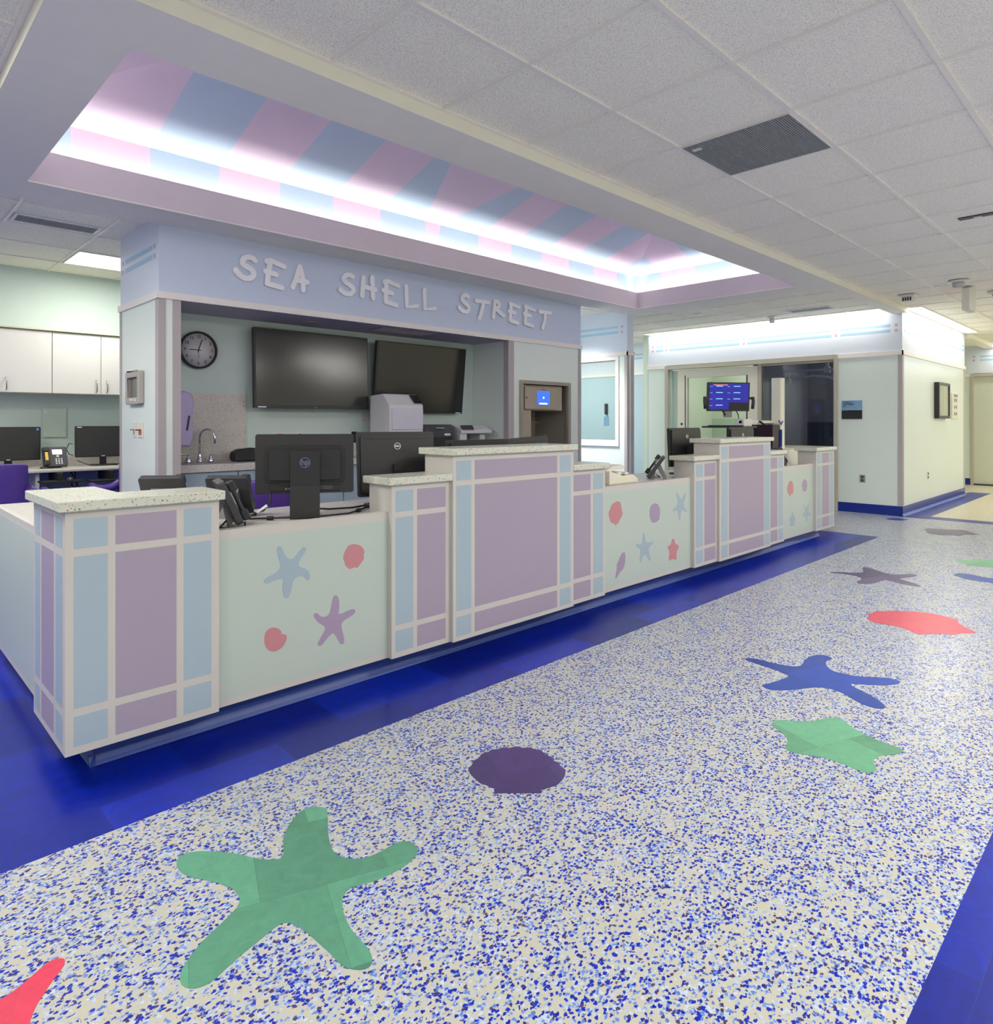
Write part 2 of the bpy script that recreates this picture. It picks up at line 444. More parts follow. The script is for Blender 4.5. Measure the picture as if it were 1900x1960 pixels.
def text_mesh(s, size, depth=0.001, align='CENTER', bold=0.0):
    """letters as an MB lying in the x-z plane, facing -y"""
    cu = bpy.data.curves.new('t', 'FONT'); cu.body = s; cu.size = size; cu.align_x = align; cu.align_y = 'CENTER'
    cu.extrude = depth / 2; cu.offset = bold; cu.resolution_u = 3
    to = bpy.data.objects.new('t', cu); COL.objects.link(to)
    dg = bpy.context.evaluated_depsgraph_get(); dg.update()
    me = bpy.data.meshes.new_from_object(to.evaluated_get(dg))
    mb = MB()
    R = Matrix.Rotation(PI / 2, 4, 'X')
    mb.v = [tuple(R @ v.co) for v in me.vertices]; mb.f = [tuple(p.vertices) for p in me.polygons]
    mb.m = [0] * len(mb.f); mb.smooth = [False] * len(mb.f)
    bpy.data.objects.remove(to); bpy.data.meshes.remove(me); bpy.data.curves.remove(cu)
    return mb
def T(x, y, z): return Matrix.Translation((x, y, z))
def RZ(a): return Matrix.Rotation(a, 4, 'Z')
def RX(a): return Matrix.Rotation(a, 4, 'X')
def RY(a): return Matrix.Rotation(a, 4, 'Y')

def ring(mb, r0, r1, cx, cz, y, m=0, seg=32, th=0.002):
    for k in range(seg):
        a, b = 2 * PI * k / seg, 2 * PI * (k + 1) / seg
        P = lambda r, t, yy: (cx + r * math.cos(t), yy, cz + r * math.sin(t))
        for yy in (y, y - th):
            mb.face([P(r0, a, yy), P(r1, a, yy), P(r1, b, yy), P(r0, b, yy)], m)
        mb.face([P(r1, a, y), P(r1, a, y - th), P(r1, b, y - th), P(r1, b, y)], m)
        mb.face([P(r0, a, y), P(r0, a, y - th), P(r0, b, y - th), P(r0, b, y)], m)
    return mb

# outlines in metres: floor shapes as (x, y), counter decals as (x, height), sign letter strokes as (x, height)
FLOOR_SHAPES = {
 'green_big': [(0.686, 1.977), (0.708, 2.003), (0.742, 1.995), (0.786, 1.953), (0.835, 1.888), (0.856, 1.839), (0.888, 1.8), (0.909, 1.787), (0.925, 1.801), (0.946, 1.847), (0.974, 1.89), (1.012, 1.928), (1.053, 1.956), (1.091, 1.966), (1.118, 1.947), (1.134, 1.918), (1.118, 1.883), (1.075, 1.811), (1.046, 1.751), (1.034, 1.712), (1.034, 1.676), (1.056, 1.642), (1.086, 1.621), (1.126, 1.614), (1.175, 1.617), (1.208, 1.611), (1.227, 1.584), (1.219, 1.549), (1.198, 1.529), (1.154, 1.515), (1.1, 1.514), (1.045, 1.523), (1.006, 1.54), (0.978, 1.546), (0.948, 1.527), (0.925, 1.485), (0.909, 1.432), (0.904, 1.384), (0.904, 1.339), (0.894, 1.306), (0.878, 1.29), (0.859, 1.294), (0.839, 1.316), (0.83, 1.346), (0.831, 1.382), (0.828, 1.424), (0.824, 1.479), (0.816, 1.528), (0.801, 1.554), (0.781, 1.556), (0.734, 1.543), (0.684, 1.531), (0.64, 1.516), (0.598, 1.501), (0.571, 1.505), (0.552, 1.522), (0.546, 1.547), (0.557, 1.576), (0.58, 1.6), (0.618, 1.628), (0.664, 1.651), (0.712, 1.672), (0.745, 1.691), (0.758, 1.718), (0.76, 1.758), (0.745, 1.8), (0.721, 1.845), (0.694, 1.886), (0.681, 1.928)],
 'purple_scallop': [(1.632, 1.784), (1.655, 1.79), (1.68, 1.809), (1.708, 1.811), (1.74, 1.826), (1.763, 1.819), (1.791, 1.823), (1.806, 1.808), (1.83, 1.807), (1.846, 1.785), (1.876, 1.775), (1.886, 1.746), (1.909, 1.73), (1.907, 1.701), (1.917, 1.679), (1.905, 1.651), (1.911, 1.63), (1.894, 1.602), (1.896, 1.579), (1.879, 1.558), (1.877, 1.533), (1.844, 1.509), (1.816, 1.497), (1.784, 1.489), (1.752, 1.495), (1.725, 1.503), (1.714, 1.507), (1.7, 1.491), (1.64, 1.551), (1.586, 1.601), (1.599, 1.618), (1.607, 1.622), (1.602, 1.653), (1.594, 1.681), (1.602, 1.718), (1.611, 1.75)],
 'blue_star': [(3.439, 1.596), (3.466, 1.581), (3.478, 1.535), (3.48, 1.449), (3.497, 1.379), (3.527, 1.35), (3.57, 1.349), (3.639, 1.365), (3.725, 1.368), (3.778, 1.346), (3.799, 1.311), (3.777, 1.274), (3.744, 1.272), (3.716, 1.282), (3.666, 1.27), (3.613, 1.24), (3.583, 1.204), (3.583, 1.165), (3.588, 1.123), (3.607, 1.079), (3.645, 1.035), (3.679, 0.985), (3.683, 0.944), (3.663, 0.928), (3.621, 0.934), (3.57, 0.967), (3.527, 1.013), (3.493, 1.063), (3.47, 1.092), (3.443, 1.072), (3.414, 1.021), (3.381, 0.966), (3.335, 0.917), (3.298, 0.893), (3.266, 0.895), (3.248, 0.922), (3.252, 0.967), (3.277, 1.014), (3.32, 1.068), (3.335, 1.109), (3.337, 1.145), (3.313, 1.186), (3.254, 1.22), (3.188, 1.258), (3.133, 1.305), (3.121, 1.345), (3.147, 1.382), (3.192, 1.362), (3.272, 1.343), (3.348, 1.33), (3.377, 1.352), (3.389, 1.404), (3.401, 1.472), (3.413, 1.542), (3.419, 1.578)],
 'green_small': [(2.763, 1.169), (2.81, 1.179), (2.844, 1.157), (2.879, 1.1), (2.94, 1.053), (3.006, 1.03), (3.036, 0.994), (3.012, 0.964), (2.967, 0.917), (2.94, 0.856), (2.922, 0.79), (2.923, 0.741), (2.9, 0.726), (2.859, 0.734), (2.813, 0.77), (2.766, 0.786), (2.727, 0.78), (2.691, 0.757), (2.652, 0.754), (2.626, 0.779), (2.628, 0.812), (2.639, 0.864), (2.634, 0.923), (2.608, 0.975), (2.587, 1.02), (2.608, 1.053), (2.66, 1.06), (2.705, 1.084), (2.734, 1.124)],
 'pink_conch': [(4.706, 1.384), (4.762, 1.384), (4.814, 1.408), (4.844, 1.392), (4.937, 1.39), (4.949, 1.356), (4.999, 1.33), (5.038, 1.283), (5.098, 1.211), (5.114, 1.16), (5.127, 1.117), (5.117, 1.062), (5.101, 1.014), (5.081, 0.963), (5.027, 0.963), (4.984, 0.944), (4.928, 0.902), (4.89, 0.864), (4.845, 0.834), (4.802, 0.866), (4.776, 0.901), (4.706, 0.915), (4.681, 0.964), (4.629, 1.015), (4.559, 1.069), (4.592, 1.098), (4.623, 1.141), (4.649, 1.192), (4.65, 1.237), (4.649, 1.29), (4.644, 1.334)],
 'purple_star': [(5.939, 2.022), (5.993, 1.971), (6.017, 1.904), (6.075, 1.849), (6.128, 1.818), (6.258, 1.874), (6.335, 1.89), (6.361, 1.849), (6.285, 1.774), (6.219, 1.695), (6.2, 1.629), (6.268, 1.577), (6.354, 1.529), (6.324, 1.475), (6.256, 1.486), (6.17, 1.523), (6.083, 1.555), (6.039, 1.5), (5.99, 1.423), (5.916, 1.356), (5.88, 1.379), (5.884, 1.434), (5.905, 1.505), (5.953, 1.583), (5.94, 1.628), (5.808, 1.63), (5.705, 1.668), (5.674, 1.717), (5.712, 1.755), (5.815, 1.75), (5.896, 1.769), (5.939, 1.828), (5.952, 1.884), (5.93, 1.939), (5.908, 1.996)],
 'green_far': [(7.297, 1.424), (7.356, 1.409), (7.315, 1.339), (7.368, 1.287), (7.496, 1.248), (7.505, 1.188), (7.412, 1.104), (7.436, 1.001), (7.295, 1.02), (7.258, 1.071), (7.159, 1.038), (7.125, 1.109), (7.093, 1.2), (7.069, 1.255), (7.115, 1.312), (7.232, 1.385)],
 'blue_far': [(6.534, 1.285), (6.652, 1.274), (6.687, 1.205), (6.632, 1.122), (6.612, 1.029), (6.702, 0.954), (6.649, 0.878), (6.519, 0.928), (6.397, 0.877), (6.379, 0.942), (6.437, 1.002), (6.435, 1.053), (6.428, 1.123), (6.447, 1.189), (6.512, 1.238)],
 'purple_conch': [(9.069, 2.068), (9.207, 2.047), (9.228, 1.955), (9.261, 1.854), (9.353, 1.765), (9.303, 1.677), (9.175, 1.603), (9.089, 1.531), (9.029, 1.59), (8.964, 1.654), (8.844, 1.669), (8.833, 1.743), (8.756, 1.817), (8.776, 1.925), (8.846, 1.987), (8.997, 2.014)],
 'blue_tiny': [(9.722, 2.641), (9.849, 2.604), (9.898, 2.522), (9.881, 2.401), (9.727, 2.417), (9.652, 2.49), (9.65, 2.575)],
 'red_corner': [(0.184, 1.811), (0.217, 1.788), (0.251, 1.772), (0.28, 1.781), (0.312, 1.798), (0.341, 1.816), (0.362, 1.821), (0.378, 1.807), (0.377, 1.791), (0.362, 1.77), (0.337, 1.745), (0.321, 1.723), (0.308, 1.708), (0.295, 1.685), (0.285, 1.661), (0.279, 1.617), (0.282, 1.552), (0.258, 1.561), (0.242, 1.621), (0.22, 1.675), (0.176, 1.655), (0.163, 1.69), (0.197, 1.73)],
}
COUNTER_SHAPES = {
 'blue_star_a': [(1.339, 0.715), (1.352, 0.722), (1.364, 0.714), (1.371, 0.693), (1.383, 0.673), (1.399, 0.657), (1.415, 0.657), (1.435, 0.675), (1.455, 0.697), (1.468, 0.703), (1.479, 0.696), (1.477, 0.682), (1.461, 0.663), (1.445, 0.644), (1.441, 0.626), (1.451, 0.616), (1.475, 0.606), (1.491, 0.592), (1.499, 0.566), (1.491, 0.552), (1.48, 0.552), (1.475, 0.564), (1.461, 0.575), (1.438, 0.576), (1.419, 0.567), (1.412, 0.547), (1.406, 0.519), (1.396, 0.494), (1.385, 0.489), (1.371, 0.501), (1.366, 0.526), (1.367, 0.555), (1.371, 0.575), (1.358, 0.58), (1.333, 0.578), (1.302, 0.569), (1.284, 0.572), (1.281, 0.587), (1.296, 0.596), (1.32, 0.603), (1.345, 0.614), (1.357, 0.63), (1.353, 0.654), (1.344, 0.682)],
 'coral_scallop_a': [(1.688, 0.672), (1.699, 0.68), (1.714, 0.682), (1.725, 0.683), (1.74, 0.678), (1.755, 0.673), (1.768, 0.663), (1.778, 0.651), (1.782, 0.634), (1.776, 0.622), (1.78, 0.608), (1.77, 0.597), (1.755, 0.58), (1.74, 0.567), (1.729, 0.574), (1.714, 0.57), (1.699, 0.569), (1.688, 0.578), (1.677, 0.591), (1.673, 0.608), (1.666, 0.624), (1.67, 0.643), (1.677, 0.658)],
 'purple_star_a': [(1.616, 0.46), (1.63, 0.462), (1.641, 0.449), (1.646, 0.42), (1.644, 0.389), (1.641, 0.372), (1.662, 0.372), (1.692, 0.379), (1.721, 0.382), (1.733, 0.371), (1.725, 0.357), (1.699, 0.346), (1.673, 0.339), (1.657, 0.326), (1.657, 0.307), (1.666, 0.277), (1.673, 0.247), (1.668, 0.229), (1.652, 0.231), (1.641, 0.251), (1.626, 0.279), (1.612, 0.293), (1.598, 0.286), (1.577, 0.269), (1.556, 0.249), (1.539, 0.25), (1.533, 0.262), (1.546, 0.279), (1.56, 0.3), (1.573, 0.316), (1.57, 0.332), (1.549, 0.346), (1.529, 0.365), (1.514, 0.39), (1.518, 0.4), (1.535, 0.399), (1.546, 0.383), (1.563, 0.375), (1.58, 0.375), (1.594, 0.383), (1.602, 0.409), (1.607, 0.439)],
 'coral_nautilus_a': [(1.296, 0.373), (1.314, 0.38), (1.333, 0.378), (1.352, 0.367), (1.362, 0.353), (1.361, 0.344), (1.388, 0.333), (1.385, 0.312), (1.371, 0.289), (1.348, 0.276), (1.324, 0.275), (1.302, 0.287), (1.287, 0.311), (1.284, 0.338), (1.287, 0.36)],
 'coral_shell_b': [(3.756, 0.686), (3.78, 0.698), (3.82, 0.709), (3.86, 0.701), (3.872, 0.676), (3.877, 0.647), (3.891, 0.618), (3.872, 0.591), (3.852, 0.579), (3.844, 0.561), (3.82, 0.554), (3.807, 0.541), (3.791, 0.562), (3.764, 0.564), (3.74, 0.585), (3.737, 0.604), (3.725, 0.629), (3.732, 0.651), (3.748, 0.664)],
 'purple_shell_b': [(4.23, 0.615), (4.249, 0.644), (4.295, 0.657), (4.341, 0.644), (4.366, 0.613), (4.369, 0.572), (4.36, 0.532), (4.323, 0.516), (4.276, 0.513), (4.245, 0.534), (4.23, 0.565)],
 'blue_star_b': [(4.598, 0.713), (4.624, 0.706), (4.644, 0.673), (4.671, 0.652), (4.696, 0.669), (4.727, 0.698), (4.742, 0.689), (4.727, 0.65), (4.706, 0.615), (4.716, 0.592), (4.748, 0.568), (4.758, 0.548), (4.727, 0.554), (4.685, 0.572), (4.669, 0.554), (4.665, 0.517), (4.655, 0.49), (4.64, 0.504), (4.63, 0.542), (4.624, 0.569), (4.584, 0.575), (4.55, 0.567), (4.548, 0.586), (4.578, 0.599), (4.618, 0.612), (4.624, 0.643), (4.61, 0.676)],
 'blue_star2_b': [(4.141, 0.456), (4.158, 0.454), (4.171, 0.423), (4.18, 0.387), (4.212, 0.378), (4.258, 0.382), (4.28, 0.374), (4.267, 0.361), (4.23, 0.346), (4.212, 0.323), (4.23, 0.286), (4.243, 0.249), (4.234, 0.238), (4.209, 0.259), (4.185, 0.287), (4.158, 0.298), (4.137, 0.284), (4.123, 0.256), (4.109, 0.244), (4.1, 0.26), (4.105, 0.293), (4.114, 0.326), (4.105, 0.347), (4.071, 0.361), (4.05, 0.379), (4.062, 0.387), (4.105, 0.378), (4.132, 0.378), (4.137, 0.417)],
 'coral_star_b': [(4.534, 0.358), (4.556, 0.366), (4.574, 0.354), (4.584, 0.321), (4.634, 0.304), (4.634, 0.283), (4.604, 0.26), (4.604, 0.229), (4.598, 0.191), (4.564, 0.208), (4.534, 0.213), (4.504, 0.201), (4.491, 0.214), (4.498, 0.249), (4.498, 0.28), (4.475, 0.304), (4.481, 0.318), (4.524, 0.323)],
 'purple_conch_b': [(3.86, 0.327), (3.885, 0.348), (3.918, 0.348), (3.923, 0.319), (3.921, 0.281), (3.91, 0.254), (3.893, 0.232), (3.86, 0.219), (3.836, 0.199), (3.812, 0.179), (3.804, 0.195), (3.812, 0.221), (3.82, 0.248), (3.82, 0.277), (3.844, 0.306)],
 'coral_shell_c': [(6.721, 0.653), (6.754, 0.671), (6.805, 0.661), (6.832, 0.626), (6.839, 0.584), (6.832, 0.536), (6.788, 0.536), (6.754, 0.515), (6.721, 0.538), (6.697, 0.553), (6.681, 0.595), (6.697, 0.621)],
 'purple_shell_c': [(7.067, 0.638), (7.122, 0.667), (7.176, 0.646), (7.198, 0.602), (7.176, 0.546), (7.129, 0.531), (7.078, 0.553), (7.057, 0.597)],
 'blue_star_c': [(6.812, 0.367), (6.839, 0.323), (6.891, 0.291), (6.881, 0.271), (6.856, 0.239), (6.856, 0.205), (6.805, 0.22), (6.761, 0.215), (6.764, 0.249), (6.744, 0.285), (6.744, 0.305), (6.788, 0.315)],
 'blue_star2_c': [(7.096, 0.418), (7.129, 0.38), (7.165, 0.356), (7.206, 0.388), (7.235, 0.428), (7.224, 0.357), (7.213, 0.323), (7.277, 0.295), (7.28, 0.274), (7.213, 0.287), (7.195, 0.246), (7.18, 0.208), (7.158, 0.264), (7.14, 0.294), (7.096, 0.27), (7.078, 0.286), (7.096, 0.32), (7.14, 0.337), (7.114, 0.374)],
}
SIGN_LETTERS = [
 ('S', [[(2.398, 2.545), (2.38, 2.562), (2.346, 2.565), (2.312, 2.553), (2.293, 2.528), (2.301, 2.5), (2.335, 2.483), (2.369, 2.472), (2.39, 2.448), (2.386, 2.42), (2.358, 2.396), (2.318, 2.39), (2.279, 2.404), (2.257, 2.427), (2.243, 2.447)]]),
 ('E', [[(2.497, 2.558), (2.532, 2.568), (2.649, 2.536)], [(2.529, 2.565), (2.512, 2.461), (2.503, 2.376)], [(2.485, 2.474), (2.58, 2.461)], [(2.503, 2.376), (2.629, 2.36)]]),
 ('A', [[(2.79, 2.557), (2.759, 2.453), (2.727, 2.379)], [(2.794, 2.557), (2.822, 2.451), (2.825, 2.37)], [(2.769, 2.443), (2.861, 2.439)]]),
 ('S', [[(3.311, 2.554), (3.282, 2.566), (3.246, 2.56), (3.218, 2.536), (3.218, 2.509), (3.253, 2.484), (3.303, 2.466), (3.325, 2.438), (3.303, 2.405), (3.261, 2.39), (3.218, 2.397), (3.186, 2.422)]]),
 ('H', [[(3.427, 2.565), (3.412, 2.394)], [(3.52, 2.579), (3.529, 2.39)], [(3.42, 2.483), (3.554, 2.47)]]),
 ('E', [[(3.652, 2.557), (3.685, 2.571), (3.814, 2.544)], [(3.677, 2.563), (3.673, 2.375)], [(3.643, 2.478), (3.745, 2.461)], [(3.673, 2.375), (3.793, 2.357)]]),
 ('L', [[(3.907, 2.551), (3.919, 2.356), (4.042, 2.38)]]),
 ('L', [[(4.132, 2.549), (4.141, 2.36), (4.266, 2.382)]]),
 ('S', [[(4.711, 2.559), (4.68, 2.57), (4.644, 2.561), (4.624, 2.532), (4.648, 2.497), (4.711, 2.466), (4.732, 2.434), (4.707, 2.4), (4.659, 2.395), (4.611, 2.408), (4.587, 2.431)]]),
 ('T', [[(4.828, 2.53), (5.013, 2.534)], [(4.936, 2.533), (4.914, 2.443), (4.875, 2.347)]]),
 ('R', [[(5.108, 2.562), (5.085, 2.379)], [(5.108, 2.562), (5.16, 2.556), (5.178, 2.535), (5.149, 2.494), (5.099, 2.464)], [(5.13, 2.476), (5.236, 2.418)]]),
 ('E', [[(5.339, 2.562), (5.49, 2.54)], [(5.358, 2.557), (5.346, 2.378)], [(5.323, 2.477), (5.418, 2.468)], [(5.346, 2.375), (5.466, 2.36)]]),
 ('E', [[(5.589, 2.562), (5.747, 2.536)], [(5.606, 2.557), (5.589, 2.37)], [(5.571, 2.477), (5.676, 2.464)], [(5.589, 2.37), (5.714, 2.352)]]),
 ('T', [[(5.837, 2.53), (6.027, 2.537)], [(5.934, 2.53), (5.929, 2.439), (5.887, 2.345)]]),
]

# ================================================================== THE SETTING
# ---- floor
Z0 = 0.0
def slab(name, rects, m, z=0.0, th=0.05):
    mb = MB()
    for (x0, x1, y0, y1) in rects: mb.box(x0, x1, y0, y1, z - th, z)
    return mb
floor_mb = MB()
for (x0, x1, y0, y1, m) in [
    (-3.5, 8.14, 2.268, 10.2, 1),        # blue sheet around the counter
    (-3.5, 10.09, 0.394, 2.268, 0),      # speckled walkway
    (8.14, 10.13, 2.268, 6.42, 0), (8.14, 11.3, 6.42, 10.2, 0),
    (-3.5, 10.09, -0.22, 0.394, 1), (-3.5, 10.09, -3.3, -0.22, 0),
    (10.09, 10.38, -3.3, 2.28, 1), (10.09, 14.5, 2.28, 2.6, 1),
    (10.38, 17.5, -3.3, 2.28, 2), (14.5, 17.5, 2.28, 4.6, 2), (10.13, 14.5, 2.6, 6.42, 2)]:
    n = len(floor_mb.v)
    floor_mb.v += [(x0, y0, 0), (x1, y0, 0), (x1, y1, 0), (x0, y1, 0)]
    floor_mb.f.append((n, n + 1, n + 2, n + 3)); floor_mb.m.append(m); floor_mb.smooth.append(False)
def struct_nomerge(name, mb, mats):
    o = struct(name, mb, mats); return o
struct('floor', floor_mb, [M_SPECK, M_BLUE, M_SPECK_BEIGE])

# ---- suspended ceiling (tiles and the bars that hold them), left open above the painted vault
CZ = 2.766
ceil = MB()
CEIL = [(-3.5, 17.5, -3.3, 2.488), (-3.5, 0.508, 2.488, 10.2), (0.508, 7.63, 5.15, 10.2), (7.63, 17.5, 2.488, 10.2)]
for (x0, x1, y0, y1) in CEIL: ceil.box(x0, x1, y0, y1, CZ, CZ + 0.03)
struct('ceiling', ceil, M_TILE)
grid = MB(); GZ = 2.757
def bars(x0, x1, y0, y1, px, py, wx=0.024, wy=0.015):
    k = math.ceil((y0 - py) / 0.6096)
    while py + k * 0.6096 < y1:
        y = py + k * 0.6096; grid.box(x0, x1, y - wx / 2, y + wx / 2, GZ, CZ); k += 1
    k = math.ceil((x0 - px) / 0.6096)
    while px + k * 0.6096 < x1:
        x = px + k * 0.6096; grid.box(x - wy / 2, x + wy / 2, y0, y1, GZ + 0.001, CZ); k += 1
bars(-3.5, 17.5, -3.3, 2.488, 2.0925, 1.9163)
bars(-3.5, 0.508, 2.488, 5.15, 0.895, 3.09)
bars(-3.5, 7.60, 5.15, 7.87, 0.895, 3.09, 0.02, 0.02)
bars(7.65, 10.13, 2.65, 6.42, 8.29, 3.138, 0.015, 0.015)
bars(7.80, 11.0, 6.42, 10.1, 8.29, 3.138, 0.015, 0.015)
grid.box(-3.5, 10.13, 2.462, 2.4835, GZ - .001, CZ - .0002)          # wall angle along the soffit
grid.box(0.482, 0.5035, 2.484, 5.15, GZ - .001, CZ - .0002)
struct('ceiling_grid', grid, M_GRID)

# ---- soffit ring with the cove lip round the vault opening
SX0, SX1, SY0, SY1 = 0.508, 7.63, 2.488, 5.17
SZ = 2.694; LIP = 2.90
sof = MB()
for (x0, x1, y0, y1) in [(SX0, SX1, SY0, OY0 - .03), (SX0, SX1, OY1 + .03, SY1), (SX0, OX0 - .03, OY0 - .03, OY1 + .03), (OX1 + .03, SX1, OY0 - .03, OY1 + .03)]:
    sof.box(x0, x1, y0, y1, SZ, 2.775)
sof.box(7.6301, 10.13, SY0, 2.65, SZ, 2.775)
sof.box(13.95, 16.2, SY0, 2.65, SZ, 2.775)
struct('ceiling_soffit', sof, M_SOFFIT)
face = MB()
face.box(SX0 - 0.004, 10.13, SY0 - 0.004, SY0, SZ, 2.766)
face.box(SX0 - 0.004, SX0, SY0 + .0001, SY1, SZ, 2.766)
face.box(13.95, 16.2, SY0 - 0.004, SY0, SZ, 2.766)
struct('trim_1', face, M_CREAM)
under = MB(); rim(under, 'z', SZ, SZ + .01, OX0 - .03, OX1 + .03, OY0 - .03, OY1 + .03, .03)
struct('ceiling_soffit_edge', under, M_SOFFIT)
lip = MB(); w = 0.03
rim(lip, 'z', SZ + .01, LIP, OX0 - w, OX1 + w, OY0 - w, OY1 + w, w)
struct('trim_2', lip, M_LILAC)
# band walls and hipped vault, striped lilac and blue
VZ = 3.15; SL = 0.355
vault = MB()
def stripe_x(x):       # 0 pink, 1 blue
    return None
XB = [CX0, 1.07, 1.55, 2.03, 2.51, 2.99, 3.47]
def poly_clip(pts, a, b, c):
    """keep a*x+b*y<=c"""
    out = []
    for i in range(len(pts)):
        p, q = pts[i], pts[(i + 1) % len(pts)]
        fp, fq = a * p[0] + b * p[1] - c, a * q[0] + b * q[1] - c
        if fp <= 1e-9: out.append(p)
        if (fp < 0 < fq) or (fq < 0 < fp):
            t = fp / (fp - fq); out.append((p[0] + t * (q[0] - p[0]), p[1] + t * (q[1] - p[1])))
    return out
cyc = (CY0 + CY1) / 2; H = CY1 - cyc; cxc = (CX0 + CX1) / 2
def vz(d): return VZ + SL * d
# stripes of the long slopes in (x, depth from crease)
cells = []
cols = [1, 0, 1, 0, 1, 0]
edges = XB
for i in range(6): cells.append(([(edges[i], 0), (edges[i + 1], 0), (edges[i + 1] + 0.03, H), (edges[i] + 0.03, H)], cols[i]))
C0 = 4.07
cells.append(([(3.47, 0), (3.97, 0), (3.50, H), (3.50, H)], 1))
cells.append(([(3.97, 0), (4.17, 0), (4.66, H), (3.50, H)], 0))
cells.append(([(4.17, 0), (4.67, 0), (4.76, H), (4.66, H)], 1))
EX = [4.67, 5.15, 5.63, 6.12, 6.60, 7.08, CX1]
ecol = [0, 1, 0, 1, 0, 1]
for i in range(6): cells.append(([(EX[i], 0), (EX[i + 1], 0), (EX[i + 1] + 0.07, H), (EX[i] + 0.07, H)], ecol[i]))
cells.append(([(CX1, 0), (CX1 + .5, 0), (CX1 + .5, H), (CX1 + 0.07, H)], 1))
for side in (0, 1):
    for pts, c in cells:
        q = poly_clip(pts, -1, 1, -CX0)          # x - d >= CX0
        q = poly_clip(q, 1, 1, CX1) if len(q) > 2 else q
        if len(q) < 3: continue
        if side == 0: vault.face([(x, CY1 - d, vz(d)) for x, d in q], c)
        else: vault.face([(x, CY0 + d, vz(d)) for x, d in q], c)
YB = [CY0, 3.11, 3.60, 4.08, 4.56, CY1]; ycol = [1, 0, 1, 0, 1]
for xe, sgn in ((CX1, -1), (CX0, 1)):
    for i in range(5):
        q = [(YB[i], 0), (YB[i + 1], 0), (YB[i + 1], H), (YB[i], H)]
        q = poly_clip(q, -1, 1, -CY0); q = poly_clip(q, 1, 1, CY1) if len(q) > 2 else q
        if len(q) > 2: vault.face([(xe + sgn * d, y, vz(d)) for y, d in q], ycol[i])
        vault.face([(xe, YB[i], 2.775), (xe, YB[i + 1], 2.775), (xe, YB[i + 1], VZ), (xe, YB[i], VZ)], ycol[i])
bx = [(XB[i], XB[i + 1], XB[i], XB[i + 1], cols[i]) for i in range(6)]
bx += [(3.47, 3.97, 3.47, 4.05, 1), (3.97, 4.17, 4.05, 4.09, 0), (4.17, 4.67, 4.09, 4.67, 1)]
bx += [(EX[i], EX[i + 1], EX[i], EX[i + 1], ecol[i]) for i in range(6)]
for y in (CY0, CY1):
    for a, b, c, d, m in bx:
        vault.face([(c, y, 2.775), (d, y, 2.775), (b, y, VZ), (a, y, VZ)], m)
struct('ceiling_vault', vault, [M_VPINK, M_VBLUE])
tub = MB()
tub.box(CX0 + 0.06, CX1 - 0.06, CY1 - 0.10, CY1 - 0.08, 2.776, 2.79)
cs = obj('cove_strip_light', tub, M_WHITE); tag(cs, 'narrow strip light hidden in the cove along the back of the painted vault', 'light', 'cove strip lights')

# ---- walls
TZ0, TZ1, CT = 2.155, 2.205, 2.766
STR = [(2.53, 2.565), (2.458, 2.494)]
def wall_mb(x0, x1, y0, y1, low=0, top=1, z1=CT, z0=0.0):
    mb = MB(); mb.box(x0, x1, y0, y1, z0, TZ0 + 0.02, low); mb.box(x0, x1, y0, y1, TZ0 + 0.02, z1, top); return mb
def stripes(mb, axis, at, sgn, items, bm, pm):
    """items: ('s', centre) squares or ('b', from, to) bars on the plane axis=at, standing 1 mm proud"""
    for it in items:
        a, b = (it[1] - 0.018, it[1] + 0.018) if it[0] == 's' else (it[1], it[2])
        m = pm if it[0] == 's' else bm
        for z0, z1 in STR:
            if axis == 'x': mb.box(at, at + sgn * 0.0015, a, b, z0, z1, m)
            else: mb.box(a, b, at, at + sgn * 0.0015, z0, z1, m)

XW = 10.13
# far wall, the wall between its corner and the doors
mb = MB()
mb.box(XW, XW + 0.12, 6.094, 6.42, 0, TZ0 + .02, 0)
mb.box(XW, XW + 0.12, 2.55, 3.342, 0, TZ0 + .02, 0)
mb.box(XW, XW + 0.12, 3.342, 6.094, 2.2055, CT, 1); mb.box(XW, XW + 0.12, 2.55, 3.3419, TZ0 + .0205, CT, 1); mb.box(XW, XW + 0.12, 6.0941, 6.42, TZ0 + .0205, CT, 1)
stripes(mb, 'x', XW, -1, [('s', 6.335), ('b', 6.13, 6.272), ('s', 6.07), ('b', 4.78, 6.003), ('s', 4.715), ('b', 3.43, 4.655), ('s', 3.37), ('b', 2.69, 3.31), ('s', 2.62)], 2, 3)
struct('wall_far', mb, [M_MINT, M_FRIEZE, M_STB, M_STP])
# wall of the corridor at right
mb = wall_mb(XW + 0.12, 13.86, 2.55, 2.65)
stripes(mb, 'y', 2.55, -1, [('b', 10.35, 13.8)], 2, 3)
mb.box(XW + .0005, XW + 0.12, 2.5495, 2.56, 0, TZ0 + .02, 0); mb.box(XW + .0005, XW + 0.12, 2.5495, 2.56, TZ0 + .02, CT, 1)
stripes(mb, 'y', 2.5495, -1, [('s', 10.245)], 2, 3)
struct('wall_right', mb, [M_MINT, M_FRIEZE, M_STB, M_STP])
mb = wall_mb(13.76, 13.86, 2.65, 4.6); struct('wall_right_return', mb, [M_MINT, M_FRIEZE])
